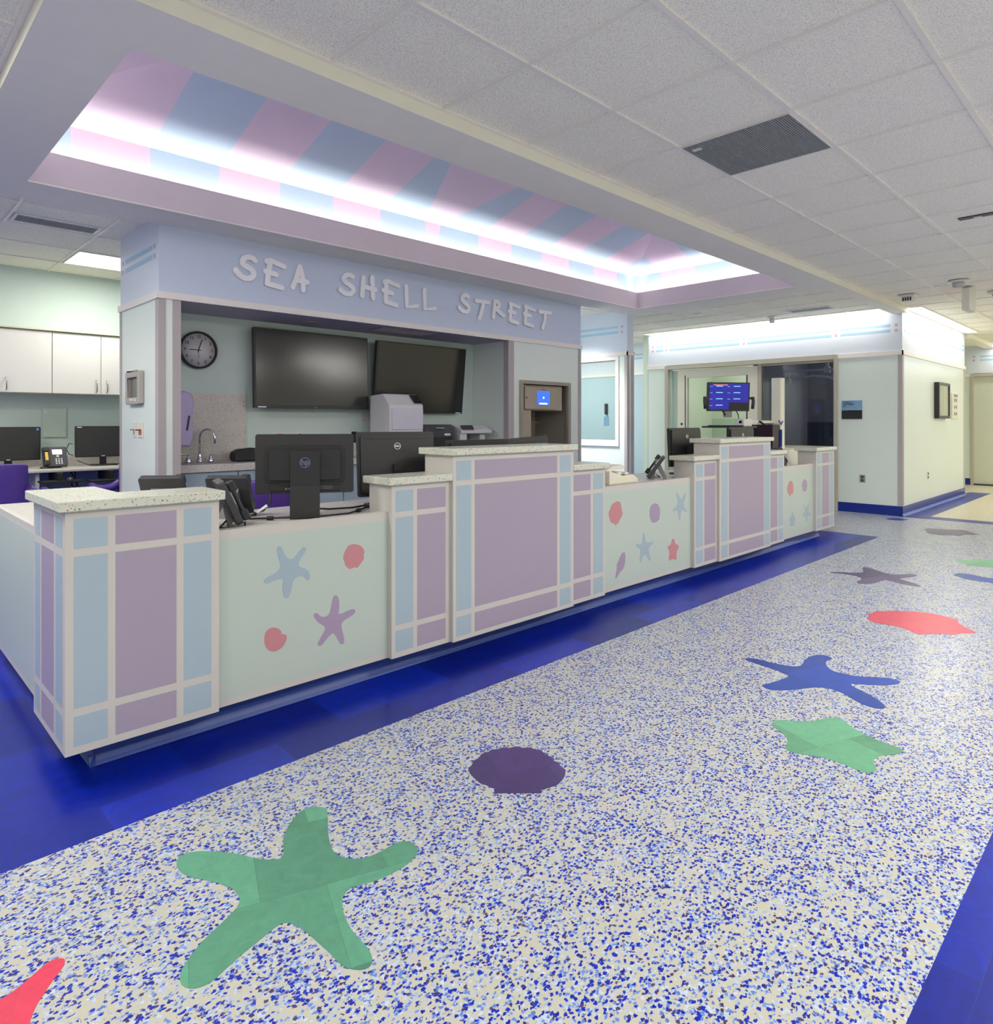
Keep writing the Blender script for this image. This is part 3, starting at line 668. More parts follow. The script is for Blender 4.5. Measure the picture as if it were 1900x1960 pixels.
# last wall across the corridor
XL = 16.2
mb = MB(); mb.box(XL, XL + .1, 2.882, 4.6, 0, TZ0 + .02, 0); mb.box(XL, XL + .1, -3.3, 1.5, 0, TZ0 + .02, 0); mb.box(XL, XL + .1, -3.3, 4.6, TZ0 + .02, CT, 1)
stripes(mb, 'x', XL, -1, [('b', 3.0, 3.4), ('s', 2.83), ('b', 1.2, 2.73)], 2, 3)
struct('wall_corridor_end', mb, [M_MINT, M_FRIEZE, M_STB, M_STP])
struct('wall_corridor_side', MB().box(13.86, 16.2, 4.5, 4.6, 0, CT), M_MINTM)

# the pier wall with the window, beside the passage
XB1 = 7.632
mb = MB()
mb.box(XB1, XB1 + 0.15, 5.17, 5.30, 0, TZ0 + .02, 0)
mb.box(XB1, XB1 + 0.15, 5.30, 7.2, 0, 0.92, 0)
mb.box(XB1, XB1 + 0.15, 7.2, 10.1, 0, TZ0 + .02, 0)
mb.box(XB1, XB1 + 0.15, 5.17, 10.1, TZ0 + .02, CT, 1)
stripes(mb, 'x', XB1, -1, [('s', 5.253), ('b', 5.311, 7.0)], 2, 3)
struct('wall_passage', mb, [M_MINT, M_FRIEZE, M_STB, M_STP])
# window in the pier wall
mb = MB()
y0, y1, z0, z1 = 5.30, 7.2, 0.92, 2.15; a = XB1 - 0.015; b = XB1 + 0.165
rim(mb, 'x', a, b, y0, y1, z0, z1, .052, .08, .05)
wn = struct('window_1', mb, M_TRIM)
obj('pane', MB().box(XB1 + .07, XB1 + .078, y0 + .05, y1 - .05, z0 + .08, z1 - .05), M_GLASS, wn)
# powder blue wall at the end of the passage
mb = MB(); XP = 11.03
mb.box(XP, XP + .1, 6.42, 10.1, 0, TZ0 + .02, 0); mb.box(XP, XP + .1, 6.42, 10.1, TZ0 + .02, CT, 1)
stripes(mb, 'x', XP, -1, [('b', 7.12, 7.9), ('s', 7.05), ('b', 6.5, 6.99)], 2, 3)
struct('wall_passage_end', mb, [M_BLUEWALL, M_FRIEZE, M_STB, M_STP])
mb = wall_mb(XW + .12, XP, 6.42, 6.52); struct('wall_passage_return', mb, [M_BLUEWALL, M_FRIEZE])
struct('wall_passage_back', wall_mb(7.6, 11.1, 10.1, 10.2), [M_MINT, M_FRIEZE])

# ---- the alcove block: sign fascia, piers and niche walls
YF = 5.17
fas = MB(); fas.box(1.6765, 6.6215, YF, YF + 0.02, TZ1, CT, 0); fas.box(1.676, 1.70, YF + .0005, 6.09, TZ1, CT, 1)
fas.box(6.60, 6.622, YF + .0005, 6.09, TZ1, CT, 1)
fas.box(1.70, 6.60, YF + .12, 6.08, TZ0 + .03, TZ1, 1)
stripes(fas, 'x', 1.676, -1, [('s', 5.257), ('b', 5.30, 5.953), ('s', 6.03)], 2, 3)
stripes(fas, 'x', 6.622, 1, [('s', 5.257), ('b', 5.30, 5.953)], 2, 3)
struct('wall_sign_fascia', fas, [M_FASCIA, M_FRIEZE, M_STB, M_STP])
piers = MB(); piers.box(1.676, 1.826, YF, 6.09, 0, TZ0, 0)
struct('wall_alcove_left', piers, [M_MINT])
pr_ = MB()
NX0, NX1, NZ0, NZ1 = 5.51, 6.41, 0.75, 1.726
pr_.box(5.335, NX0, YF, 6.09, 0, TZ0, 0); pr_.box(NX1, 6.622, YF, 6.09, 0, TZ0, 0)
pr_.box(NX0, NX1, YF, 6.09, NZ1, TZ0, 0); pr_.box(NX0, NX1, YF, 6.09, 0, NZ0, 0); pr_.box(NX0, NX1, 5.75, 6.09, NZ0, NZ1, 0)
struct('wall_alcove_right', pr_, [M_MINT])
struct('wall_alcove_back', MB().box(1.826, 5.335, 5.75, 5.85, 0, TZ0), M_MINTM)
ac = MB().box(1.826, 5.335, YF + .001, 5.75, TZ0 + .001, TZ0 + .02)
struct('ceiling_alcove', ac, mat('alcove_ceiling_paint', (184, 178, 186), 0.8))
# room at left
struct('wall_left_room', MB().box(-3.5, 7.6, 7.87, 7.97, 0, CT), M_MINTM)
struct('wall_left', MB().box(-3.6, -3.5, -3.3, 10.2, 0, CT), M_WHITE)
struct('wall_behind', MB().box(-3.5, 17.5, -3.4, -3.3, 0, CT), M_WHITE)
struct('wall_corridor_far', MB().box(17.5, 17.6, -3.3, 4.6, 0, CT), M_MINTM)

# ---- trims at door-head height
def trim(n, boxes, m=None):
    mb = MB()
    for b in boxes: mb.box(*b)
    return struct('trim_%d' % n, mb, m or M_TRIM)
p = 0.016
trim(3, [(1.676 - p, 6.622 + p, YF - p, YF, TZ0, TZ1), (1.676 - p, 1.676, YF, 6.09 + p, TZ0, TZ1), (6.622, 6.622 + p, YF, 6.09, TZ0, TZ1), (1.6765, 6.6215, YF + .0001, YF + .1, TZ0 + .0205, TZ1 - .001)])
trim(4, [(XB1 - p, XB1, YF - p, 9.9, TZ0, TZ1), (XB1 - p, XB1 + .15 + p, YF - p, YF, TZ0, TZ1)])
trim(5, [(XW - p, XW, 6.094, 6.42 + p, 2.16, 2.222), (XW - p, XW, 2.55 - p, 3.342, 2.146, TZ1)])
trim(6, [(XW - p, 13.86 + p, 2.55 - p, 2.5494, 2.146, TZ1)])
trim(7, [(XP - p, XP, 6.52, 10.0, TZ0, TZ1)])
trim(8, [(XL - p, XL, 2.882, 4.5, 2.155, 2.205)])

# ---- corner guards
def guard(n, boxes, m=None):
    mb = MB()
    for b in boxes: mb.box(*b)
    return struct('trim_%d' % n, mb, m or M_GUARD, bevel=0.002)
g = 0.006
guard(9, [(1.676 - g, 1.723, YF - g, YF, 0, TZ0 - .002), (1.676 - g, 1.676, YF, 5.228, 0, TZ0 - .002)])
guard(10, [(1.771, 1.826 + g, YF - g, YF, 0, TZ0 - .002), (1.826, 1.826 + g, YF, 5.22, 0, TZ0 - .002)])
guard(11, [(1.676 - g, 1.676, 6.05, 6.09 + g, 0, TZ0 - .002)])
guard(12, [(5.335 - g, 5.419, YF - g, YF, 0, TZ0 - .002), (5.335 - g, 5.335, YF, 5.24, 0, TZ0 - .002)])
guard(13, [(6.57, 6.622 + g, YF - g, YF, 0, TZ0 - .002), (6.622, 6.622 + g, YF, 5.23, 0, TZ0 - .002)])
guard(14, [(XB1 - g, 7.675, YF - g, YF, 0, TZ0 - .002), (XB1 - g, XB1, YF, 5.212, 0, TZ0 - .002), (7.728, 7.79, YF - g, YF, 0, TZ0 - .002)])
guard(15, [(XW - g, XW, 2.55 - g, 2.60, 0.13, 2.146), (XW, XW + .07, 2.55 - g, 2.5494, 0.13, 2.146)])
guard(16, [(13.78, 13.86 + g, 2.55 - g, 2.55, 0.13, 2.146)], M_TAUPE)

# ---- vinyl bases
def base(name, boxes, m=None):
    mb = MB()
    for b in boxes: mb.box(*b)
    return struct(name, mb, m or M_BASE, bevel=0.003)
base('baseboard_far', [(XW - .008, XW, 2.55 - .008, 3.342, 0, .13), (XW - .008, XW, 6.094, 6.42, 0, .13)])
base('baseboard_right', [(XW - .008, 13.86, 2.55 - .008, 2.5495, 0, .13)])
base('baseboard_corridor', [(XL - .008, XL, 2.882, 4.5, 0, .13)])
cv = MB(); cv.prism([(2.55 - .008, .03), (2.55 - .03, .006), (2.55 - .035, 0.001), (2.55 - .008, .001)], 'x', XW - .03, 13.86)
struct('baseboard_right_cove', cv, mat('pale_blue_vinyl', (70, 100, 190), 0.2))

# ---- far wall door assembly
fr = MB()
X0, X1 = XW - 0.02, XW + 0.12
fr.box(X0, X1, 6.034, 6.094, 0, 2.205); fr.box(X0, X1, 3.3421, 3.396, 0, 2.205); fr.box(X0, X1, 3.396, 6.034, 2.138, 2.205)
fr.box(XW + .02, X1, 4.45, 4.508, 0, 2.138)
d1 = struct('door_1', fr, M_TAUPE, bevel=0.003)
st = MB(); xa, xb_ = XW + .03, XW + .08
st.box(xa, xb_, 5.70, 5.88, 0, 2.12); st.box(xa, xb_, 4.508, 4.665, 0, 2.12); st.box(xa, xb_, 4.665, 5.70, 1.985, 2.12); st.box(xa, xb_, 4.665, 5.70, 0, .25)
obj('sliding_leaf', st, mat('putty_door_leaf', (236, 230, 214), 0.35), d1, bevel=0.003)
obj('gasket', MB().box(xa - .004, xa, 5.728, 5.742, .3, 2.03).box(xa + .002, xa + .02, 4.665, 4.69, .25, 1.985), M_DGREY, d1)
obj('leaf_pane', MB().box(XW + .05, XW + .058, 4.665, 5.70, .25, 1.985), M_GLASS, d1)
obj('side_panel', MB().box(XW + .06, XW + .07, 5.88, 5.985, 0, 2.12).box(XW + .02, XW + .06, 5.985, 6.034, 0, 2.13), mat('frosted_side_glass', (196, 214, 204), 0.3), d1)
obj('door_pull', MB().lathe([(0.0, XW + .026), (.02, XW + .026), (.02, XW + .031)], 5.80, 1.22, 'x', 16), M_BLACK, d1)
# tinted fixed window of the dark room, with its sill
wf = MB(); wf.box(X0, X1, 3.396, 4.45, .86, .905); wf.box(XW + .03, X1, 3.396, 4.45, 2.105, 2.138)
w2 = struct('window_2', wf, M_TAUPE, bevel=0.003)
obj('window_apron', MB().box(XW + .02, XW + .1, 3.396, 4.45, 0, .86), M_TAUPED, w2)
obj('tinted_pane', MB().box(XW + .05, XW + .06, 3.396, 4.50, .905, 2.105), M_DARKGLASS, w2)
# the rooms behind: dark treatment room, bright room
mb = MB()
mb.box(12.3, 12.4, 2.65, 4.75, 0, CT, 0); mb.box(10.25, 12.3, 2.651, 2.67, 0, CT, 0); mb.box(10.25, 12.3, 4.56, 4.62, 0, CT, 0); mb.box(10.25, 12.3, 2.67, 4.56, 2.62, 2.64, 0)
mb.box(12.28, 12.3, 2.67, 4.56, 0, 1.25, 1)
struct('wall_dark_room', mb, [M_DARKROOM, mat('dark_blue_wainscot', (60, 72, 92), 0.6)])
mb = MB(); mb.box(12.6, 12.7, 4.62, 6.6, 0, 1.32, 1); mb.box(12.6, 12.7, 4.62, 6.6, 1.32, CT, 0); mb.box(10.25, 12.6, 6.52, 6.6, 0, CT, 0)
mb.box(12.40, 12.6, 4.62, 4.75, 0, CT, 0)
struct('wall_bright_room', mb, [mat('bright_room_paint', (214, 224, 206), 0.6), mat('bright_room_wainscot', (186, 204, 186), 0.5)])
# door at the end of the corridor
mb = MB(); mb.box(XL - .02, XL + .1, 2.83, 2.882, 0, 2.213); mb.box(XL - .02, XL + .1, 1.5, 1.552, 0, 2.213); mb.box(XL - .02, XL + .1, 1.552, 2.83, 2.155, 2.213)
d2 = struct('door_2', mb, M_TAUPE, bevel=0.003)
obj('door_leaf', MB().box(XL + .03, XL + .07, 1.552, 2.83, 0.03, 2.155), mat('pale_green_door', (208, 212, 196), 0.35), d2)
obj('door_saddle', MB().box(XL - .02, XL + .1, 1.552, 2.83, 0, 0.03), M_DGREY, d2)

# ================================================================== FLOOR INLAYS
def inlay(key, m, label, cat='floor inlay'):
    pts = FLOOR_SHAPES[key]
    # smooth the traced outline once
    q = []
    n = len(pts)
    f = .10 if ('conch' in key or 'scallop' in key) else .25
    for i in range(n):
        a, b = pts[i], pts[(i + 1) % n]
        q += [(a[0] * (1 - f) + b[0] * f, a[1] * (1 - f) + b[1] * f), (a[0] * f + b[0] * (1 - f), a[1] * f + b[1] * (1 - f))]
    mb = MB().prism(q, 'z', 0.0, 0.0012)
    name = 'starfish_inlay' if 'starfish' in label else 'seashell_inlay'
    o = obj(name, mb, m); tag(o, label, cat, 'sea creature shapes set in the floor'); return o
inlay('green_big', M_IN_GREEN, 'large green starfish set in the speckled floor nearest the counter corner')
inlay('purple_scallop', M_IN_PURPLE, 'dark purple scallop shell set in the speckled floor')
inlay('blue_star', M_IN_BLUE, 'royal blue starfish set in the floor behind the pale green star')
inlay('green_small', M_IN_GREEN2, 'pale green stubby starfish set in the floor in front of the blue one')
inlay('pink_conch', M_IN_PINK, 'bright coral pink seashell set in the speckled floor')
inlay('purple_star', M_IN_MAUVE, 'mauve long armed starfish set in the floor near the blue counter border')
inlay('green_far', M_IN_GREEN2, 'distant pale green starfish cut by the right edge of the photo')
inlay('blue_far', M_IN_BLUE, 'distant blue starfish arm below the green one at the right edge')
inlay('purple_conch', M_IN_MAUVE, 'distant mauve seashell in the floor before the corridor')
inlay('blue_tiny', M_IN_BLUE, 'farthest small blue seashell beside the base of the far wall')
inlay('red_corner', M_IN_PINK, 'coral red starfish arm in the bottom left corner of the photo')

# ================================================================== THE COUNTER
ZB = 0.105
G_POST = 'striped posts of the nurse station counter'
def striped(mb, axis, at, sgn, cols, rows):
    """cols: (u0,u1,material) rows: (z0,z1); laminate insets 0.6 mm proud of the plane"""
    for (u0, u1, m) in cols:
        for (z0, z1) in rows:
            if axis == 'y': mb.box(u0, u1, at - 0.0006, at - .00005, z0, z1, m)
            else: mb.box(at - 0.0006, at - .00005, u0, u1, z0, z1, m)
    return mb
ROWS = [(.132, .236), (.263, .786), (.813, .917)]
ROWB = [(.129, .232), (.262, .917), (.944, 1.047)]
def post(x0, x1, y0, y1, ztop, cols, rows, label, top, side=None, th=0.036):
    t = thing('counter_post', label, 'counter post', (x0, y0, ZB), group=G_POST)
    mb = MB().box(x0, x1, y0, y1, ZB, ztop, 0)
    striped(mb, 'y', y0, -1, cols, rows)
    if side: striped(mb, 'x', x0, -1, side, rows)
    obj('post_body', mb, [M_CLAM, M_CBLUE, M_CPURP], t, world=True)
    tm = MB()
    if len(top) == 4: tm.box(top[0], top[1], top[2], top[3], ztop, ztop + th)
    else: tm.prism(top, 'z', ztop, ztop + th)
    obj('stone_top', tm, M_STONE, t, world=True, bevel=0.004, label='speckled stone top slab')
    return t
B, Pp = 1, 2
post(.555, 1.082, 2.642, 3.15, .944, [(.581, .686, B), (.711, .920, Pp), (.947, 1.051, B)], ROWS,
     'striped blue and purple corner post with an L shaped stone top, nearest the camera',
     [(.530, 2.617), (1.098, 2.617), (1.098, 2.85), (.776, 2.85), (.776, 3.175), (.530, 3.175)],
     side=[(2.679, 2.778, B), (2.81, 3.007, Pp), (3.036, 3.123, B)])
post(1.917, 2.29, 2.642, 2.83, .946, [(1.941, 2.048, B), (2.073, 2.258, Pp)], ROWS,
     'low striped post stepping up to the left side of the nearer tall post', (1.889, 2.288, 2.617, 2.85))
post(2.29, 3.285, 2.62, 2.85, 1.077, [(2.314, 2.419, B), (2.445, 3.127, Pp), (3.153, 3.257, B)], ROWB,
     'tall wide post with a big purple panel at the middle of the counter', (2.263, 3.302, 2.595, 2.875))
post(3.287, 3.645, 2.642, 2.83, .946, [(3.302, 3.488, Pp), (3.517, 3.622, B)], ROWS,
     'low striped post on the right side of the nearer tall post', (3.287, 3.665, 2.617, 2.85))
post(4.82, 5.188, 2.642, 2.82, .946, [(4.842, 4.956, B), (4.98, 5.162, Pp)], ROWS,
     'low striped post stepping up to the left side of the farther tall post', (4.775, 5.186, 2.617, 2.84))
post(5.19, 6.178, 2.62, 2.85, 1.077, [(5.219, 5.334, B), (5.355, 6.032, Pp), (6.048, 6.160, B)], ROWB,
     'farther tall wide post with a purple panel near the end of the counter', (5.160, 6.20, 2.595, 2.875))
post(6.18, 6.54, 2.642, 2.83, .946, [(6.20, 6.381, Pp), (6.408, 6.51, B)], ROWS,
     'low striped post on the right side of the farther tall post', (6.18, 6.55, 2.617, 2.85))
post(7.357, 7.885, 2.642, 2.83, .946, [(7.384, 7.496, B), (7.524, 7.730, Pp), (7.755, 7.86, B)], ROWS,
     'striped end post with a square stone top at the far end of the counter', (7.31, 7.90, 2.617, 2.85))

G_PAN = 'mint front sections of the counter'
DEC = {'blue': M_DBLUE, 'coral': M_DCORAL, 'purple': M_DPURP}
def panel(x0, x1, label, decals):
    t = thing('counter_section', label, 'counter panel', (x0, 2.672, ZB), group=G_PAN)
    mb = MB().box(x0, x1, 2.6726, 2.72, ZB, .815, 0); mb.box(x0, x1, 2.672, 2.6725, ZB + .028, .775, 1)
    obj('front_board', mb, [M_CLAM, M_CMINT], t, world=True)
    for k in decals:
        pts = COUNTER_SHAPES[k]; n = len(pts); q = []; f = .25 if 'star' in k or 'nautilus' in k else .08
        for i in range(n):
            a, b = pts[i], pts[(i + 1) % n]
            q += [(a[0] * (1 - f) + b[0] * f, a[1] * (1 - f) + b[1] * f), (a[0] * f + b[0] * (1 - f), a[1] * f + b[1] * (1 - f))]
        nm = 'starfish_decal' if 'star' in k else 'seashell_decal'
        obj(nm, MB().prism(q, 'y', 2.6712, 2.672), DEC[k.split('_')[0]], t, world=True, label='%s %s decal' % (k.split('_')[0], 'starfish' if 'star' in k else 'seashell'))
    return t
panel(1.082, 1.917, 'mint counter section with four sea decals, nearest the camera beside the corner post', ['blue_star_a', 'coral_scallop_a', 'purple_star_a', 'coral_nautilus_a'])
panel(3.645, 4.82, 'mint counter section with six sea decals between the two tall posts', ['coral_shell_b', 'purple_shell_b', 'blue_star_b', 'blue_star2_b', 'coral_star_b', 'purple_conch_b'])
panel(6.54, 7.357, 'mint counter section with four sea decals at the far end of the counter', ['coral_shell_c', 'purple_shell_c', 'blue_star_c', 'blue_star2_c'])
t = thing('counter_section', 'plain mint end section of the counter at the left edge of the photo', 'counter panel', (.587, 3.15, ZB), group=G_PAN)
mb = MB().box(.5876, .612, 3.15, 4.50, ZB, .815, 0); mb.box(.587, .5875, 3.15, 4.50, ZB + .028, .785, 1)
obj('front_board', mb, [M_CLAM, M_CMINT], t, world=True)

toe = MB(); toe.box(.672, 7.73, 2.76, 2.80, 0, ZB); toe.box(.672, .71, 2.80, 4.45, 0, ZB); toe.box(7.70, 7.73, 2.8, 3.0, 0, ZB)
toe.prism([(2.76, .035), (2.747, .014), (2.737, .001), (2.76, .001)], 'x', .652, 7.73)
toe.prism([(.672, .035), (.662, .014), (.652, .001), (.672, .001)], 'y', 2.737, 4.45)
o = obj('counter_toe_kick', toe, M_TOE); tag(o, 'slate blue vinyl toe kick running under the whole counter', 'toe kick')
wt = MB().prism([(.614, 3.16), (1.09, 3.16), (1.09, 2.725), (1.91, 2.725), (1.91, 2.856), (3.652, 2.856), (3.652, 2.725), (4.81, 2.725), (4.81, 2.856), (6.548, 2.856), (6.548, 2.725), (7.34, 2.725), (7.34, 3.32), (1.26, 3.32), (1.26, 4.49), (.614, 4.49)], 'z', .765, .80)
o = obj('counter_worktop', wt, M_STONE_GREY, bevel=0.003); tag(o, 'grey speckled worktop behind the counter panels carrying the monitors', 'worktop')
for bx0, by0, by1 in ((1.30, 3.0, 3.28), (3.4, 3.0, 3.28), (5.2, 3.0, 3.28), (7.0, 3.0, 3.28), (.80, 4.38, 4.42)):
    obj('worktop_bracket', MB().box(bx0, bx0 + .06, by0, by1, 0, .765), M_WHITE, o)

# ================================================================== SIGN
t = thing('sign_lettering', 'raised white hand drawn letters reading SEA SHELL STREET on the periwinkle fascia', 'sign', (2.2, YF, 2.3))
LW = 0.021
for ch, strokes in SIGN_LETTERS:
    mb = MB()
    for si, st_ in enumerate(strokes):
        ya, yb = YF - 0.004 - 0.0003 * si, YF - 0.022 - 0.0003 * si
        # resample smooth
        pts = [Vector(p) for p in st_]
        if len(pts) > 4:
            for _ in range(2):
                q = [pts[0]]
                for i in range(len(pts) - 1): q += [pts[i] * .75 + pts[i + 1] * .25, pts[i] * .25 + pts[i + 1] * .75]
                q.append(pts[-1]); pts = q
        left, right = [], []
        for i, p_ in enumerate(pts):
            d = (pts[min(i + 1, len(pts) - 1)] - pts[max(i - 1, 0)]).normalized(); n = Vector((-d.y, d.x))
            w_ = LW * (1 + 0.06 * math.sin(5.1 * i + si))
            left.append(p_ + n * w_); right.append(p_ - n * w_)
        d0 = (pts[1] - pts[0]).normalized(); d1_ = (pts[-1] - pts[-2]).normalized()
        def cap(c, d, w_):
            n = Vector((-d.y, d.x)); return [c + n * w_ * math.cos(a) + d * w_ * math.sin(a) for a in (PI * k / 6 for k in range(1, 6))]
        outline = left + cap(pts[-1], d1_, LW) + right[::-1] + [c for c in cap(pts[0], -d0, LW)]
        # ribbon as quads (robust for curved strokes)
        for i in range(len(pts) - 1):
            a, b, c, d = left[i], left[i + 1], right[i + 1], right[i]
            mb.face([(v.x, yb, v.y) for v in (a, b, c, d)])
            mb.face([(a.x, yb, a.y), (b.x, yb, b.y), (b.x, ya, b.y), (a.x, ya, a.y)])
            mb.face([(d.x, yb, d.y), (c.x, yb, c.y), (c.x, ya, c.y), (d.x, ya, d.y)])
        for c, d in ((pts[0], -d0), (pts[-1], d1_)):
            n = Vector((-d.y, d.x)); arc = [c + n * LW * math.cos(a) + d * LW * math.sin(a) for a in (PI * k / 8 for k in range(9))]
            mb.face([(v.x, yb, v.y) for v in arc])
            for i in range(8): mb.face([(arc[i].x, yb, arc[i].y), (arc[i + 1].x, yb, arc[i + 1].y), (arc[i + 1].x, ya, arc[i + 1].y), (arc[i].x, ya, arc[i].y)])
    obj('letter', mb, M_LETTER, t, world=True)

# ================================================================== EQUIPMENT BUILDERS
def rrect(w, h, r, n=4):
    pts = []
    for cx, cy, a0 in ((w / 2 - r, h / 2 - r, 0), (-w / 2 + r, h / 2 - r, PI / 2), (-w / 2 + r, -h / 2 + r, PI), (w / 2 - r, -h / 2 + r, 1.5 * PI)):
        for k in range(n + 1):
            a = a0 + PI / 2 * k / n; pts.append((cx + r * math.cos(a), cy + r * math.sin(a)))
    return pts
def monitor(name, label, loc, rz, w, h, bottom, tilt=0.0, logo=None, back='slab', stand='column', group=None, roll=0.0, stickers=None, front='M_SCREEN'):
    """stands at loc; its back faces local -y, its screen local +y; bottom = height of the panel's lower edge"""
    t = thing(name, label, 'monitor', loc, rz, group)
    Mx = T(0, 0, bottom + h / 2) @ RX(-tilt) @ RY(roll)
    mb = MB().prism(rrect(w, h, .012), 'y', -.012, .012).xf(Mx)
    obj('panel_housing', mb, M_BLACK, t, bevel=0.002)
    if back == 'hp':
        bb = MB()
        bb.prism(rrect(w * .80, h * .62, .02), 'y', -.024, -.012).xf(T(0, 0, -.01 * h))
        bb2 = MB().prism(rrect(w * .72, h * .52, .015), 'y', -.038, -.024).xf(T(0, 0, -.02 * h)); bb.add(bb2)
        bb3 = MB().box(-w * .36, w * .36, -.024, -.012, -h * .46, -h * .36); bb.add(bb3)
        obj('rear_bulge', bb.xf(Mx), M_BLACKM, t, bevel=0.003)
        lg = MB()
        for xx in (-.09, -.075, -.06, -.045): lg.box(xx, xx + .009, -.0265, -.024, -h * .43, -h * .405)
        obj('port_row', lg.xf(Mx), M_GREY, t)
        lb = MB().box(w * .12, w * .28, -.025, -.024, -h * .44, -h * .37)
        obj('rating_label', lb.xf(Mx), M_DGREY, t)
    else:
        bb = MB().prism(rrect(w * .93, h * .90, .02), 'y', -.026, -.012)
        bb.box(-w * .41, w * .41, -.0275, -.026, h * .385, h * .392)
        obj('rear_bulge', bb.xf(Mx), M_BLACK, t, bevel=0.006)
    obj('screen', MB().box(-w / 2 + .014, w / 2 - .014, .012, .0128, -h / 2 + .016, h / 2 - .012).xf(Mx), M_SCREEN, t)
    yb = -.0275
    if stand == 'hp':
        pl = MB().prism(rrect(w * .30, h * .72, .008), 'y', -.056, -.038).xf(Mx @ T(0, 0, -h * .14))
        obj('stand_plate', pl, M_BLACKM, t, bevel=0.002)
        nk = MB(); zt = bottom + .01
        prof = [(-.045, zt + .03), (-.062, zt + .03), (-.07, zt - .02), (-.082, .012), (-.082, 0), (-.06, 0), (-.062, .012), (-.052, zt - .02)]
        nk.prism(prof, 'x', -w * .15, w * .15)
        obj('stand_neck', nk, M_BLACKM, t, bevel=0.001)
        obj('stand_base', MB().box(-w * .15, w * .15, -.09, .12, 0, .009), M_BLACK, t, bevel=0.003)
        yb = -.0565
    else:
        obj('stand_neck', MB().box(-.03, .03, -.055, -.028, .01, bottom + h * .5), M_BLACK, t, bevel=0.004)
        obj('stand_base', MB().prism(rrect(.24, .18, .02), 'z', 0, .012), M_BLACK, t, bevel=0.002)
    if logo == 'dell':
        lo = MB(); ring(lo, .0165, .019, 0, 0, yb)
        tx = text_mesh('DELL', .0125, .0012, bold=.0006); lo.add(tx.xf(T(0, yb - .0008, 0)))
        # logo sits in the upper middle of the back
        obj('logo', lo.xf(Mx @ T(0, 0, h * .27)), M_WINK, t, label='round white ring logo reading DELL')
    if logo == 'hp':
        lo = MB(); ring(lo, .0215, .0245, 0, 0, yb)
        tx = text_mesh('hp', .038, .0012, bold=.0008); lo.add(tx.xf(T(0, yb - .0008, .002)))
        obj('logo', lo.xf(Mx @ T(0, 0, h * .02)), mat('slate_logo', (96, 110, 140), 0.35), t, label='round slate blue logo reading hp')
    if stickers:
        for (sx, sz, sw, sh, m) in stickers:
            obj('sticker', MB().box(sx, sx + sw, .0128, .0134, sz, sz + sh).xf(Mx), m, t)
    return t

def desk_phone(label, loc, rz, group=None, lean=0.95):
    """an office telephone; its keys face local -y"""
    t = thing('desk_phone', label, 'phone', loc, rz, group)
    Mx = T(0, -.03, .012) @ RX(-(PI / 2 - lean))
    # upright slab leaning back, local slab plane x-z with its face at -y
    obj('phone_body', MB().prism(rrect(.20, .20, .012), 'y', -.012, .018).xf(Mx @ T(0, 0, .105)), M_DGREY, t, bevel=0.003)
    obj('phone_foot', MB().prism([(.0, .02), (.03, .155), (.045, .155), (.115, 0), (.09, 0), (.035, .10), (.015, 0)], 'x', -.05, .05), mat('grey_phone_foot', (120, 120, 120), 0.5), t)
    hs = MB(); hs.box(-.092, -.052, -.038, -.020, .02, .18); hs.box(-.094, -.05, -.048, -.014, .145, .19); hs.box(-.094, -.05, -.048, -.014, .01, .055)
    obj('handset', hs.xf(Mx), M_BLACK, t, bevel=0.006)
    obj('display', MB().box(-.02, .06, -.0135, -.012, .125, .175).xf(Mx), M_LEDWHITE, t)
    kp = MB()
    for r in range(4):
        for c in range(3): kp.box(.0 + c * .022, .013 + c * .022, -.0145, -.012, .025 + r * .016, .035 + r * .016)
    kp.lathe([(0, -.016), (.013, -.016), (.013, -.012)], .021, .105, 'y', 14)
    obj('keypad', kp.xf(Mx), M_LGREY, t)
    obj('phone_label', MB().box(.02, .035, -.006, .004, .2, .2015).xf(Mx), M_WINK, t)
    obj('coiled_cord', MB().tube([(-.06, .03, .03), (-.1, .06, .008), (-.12, .02, .006), (-.1, -.04, .006), (-.07, -.045, .02)], .004, 6), M_BLACKM, t)
    return t

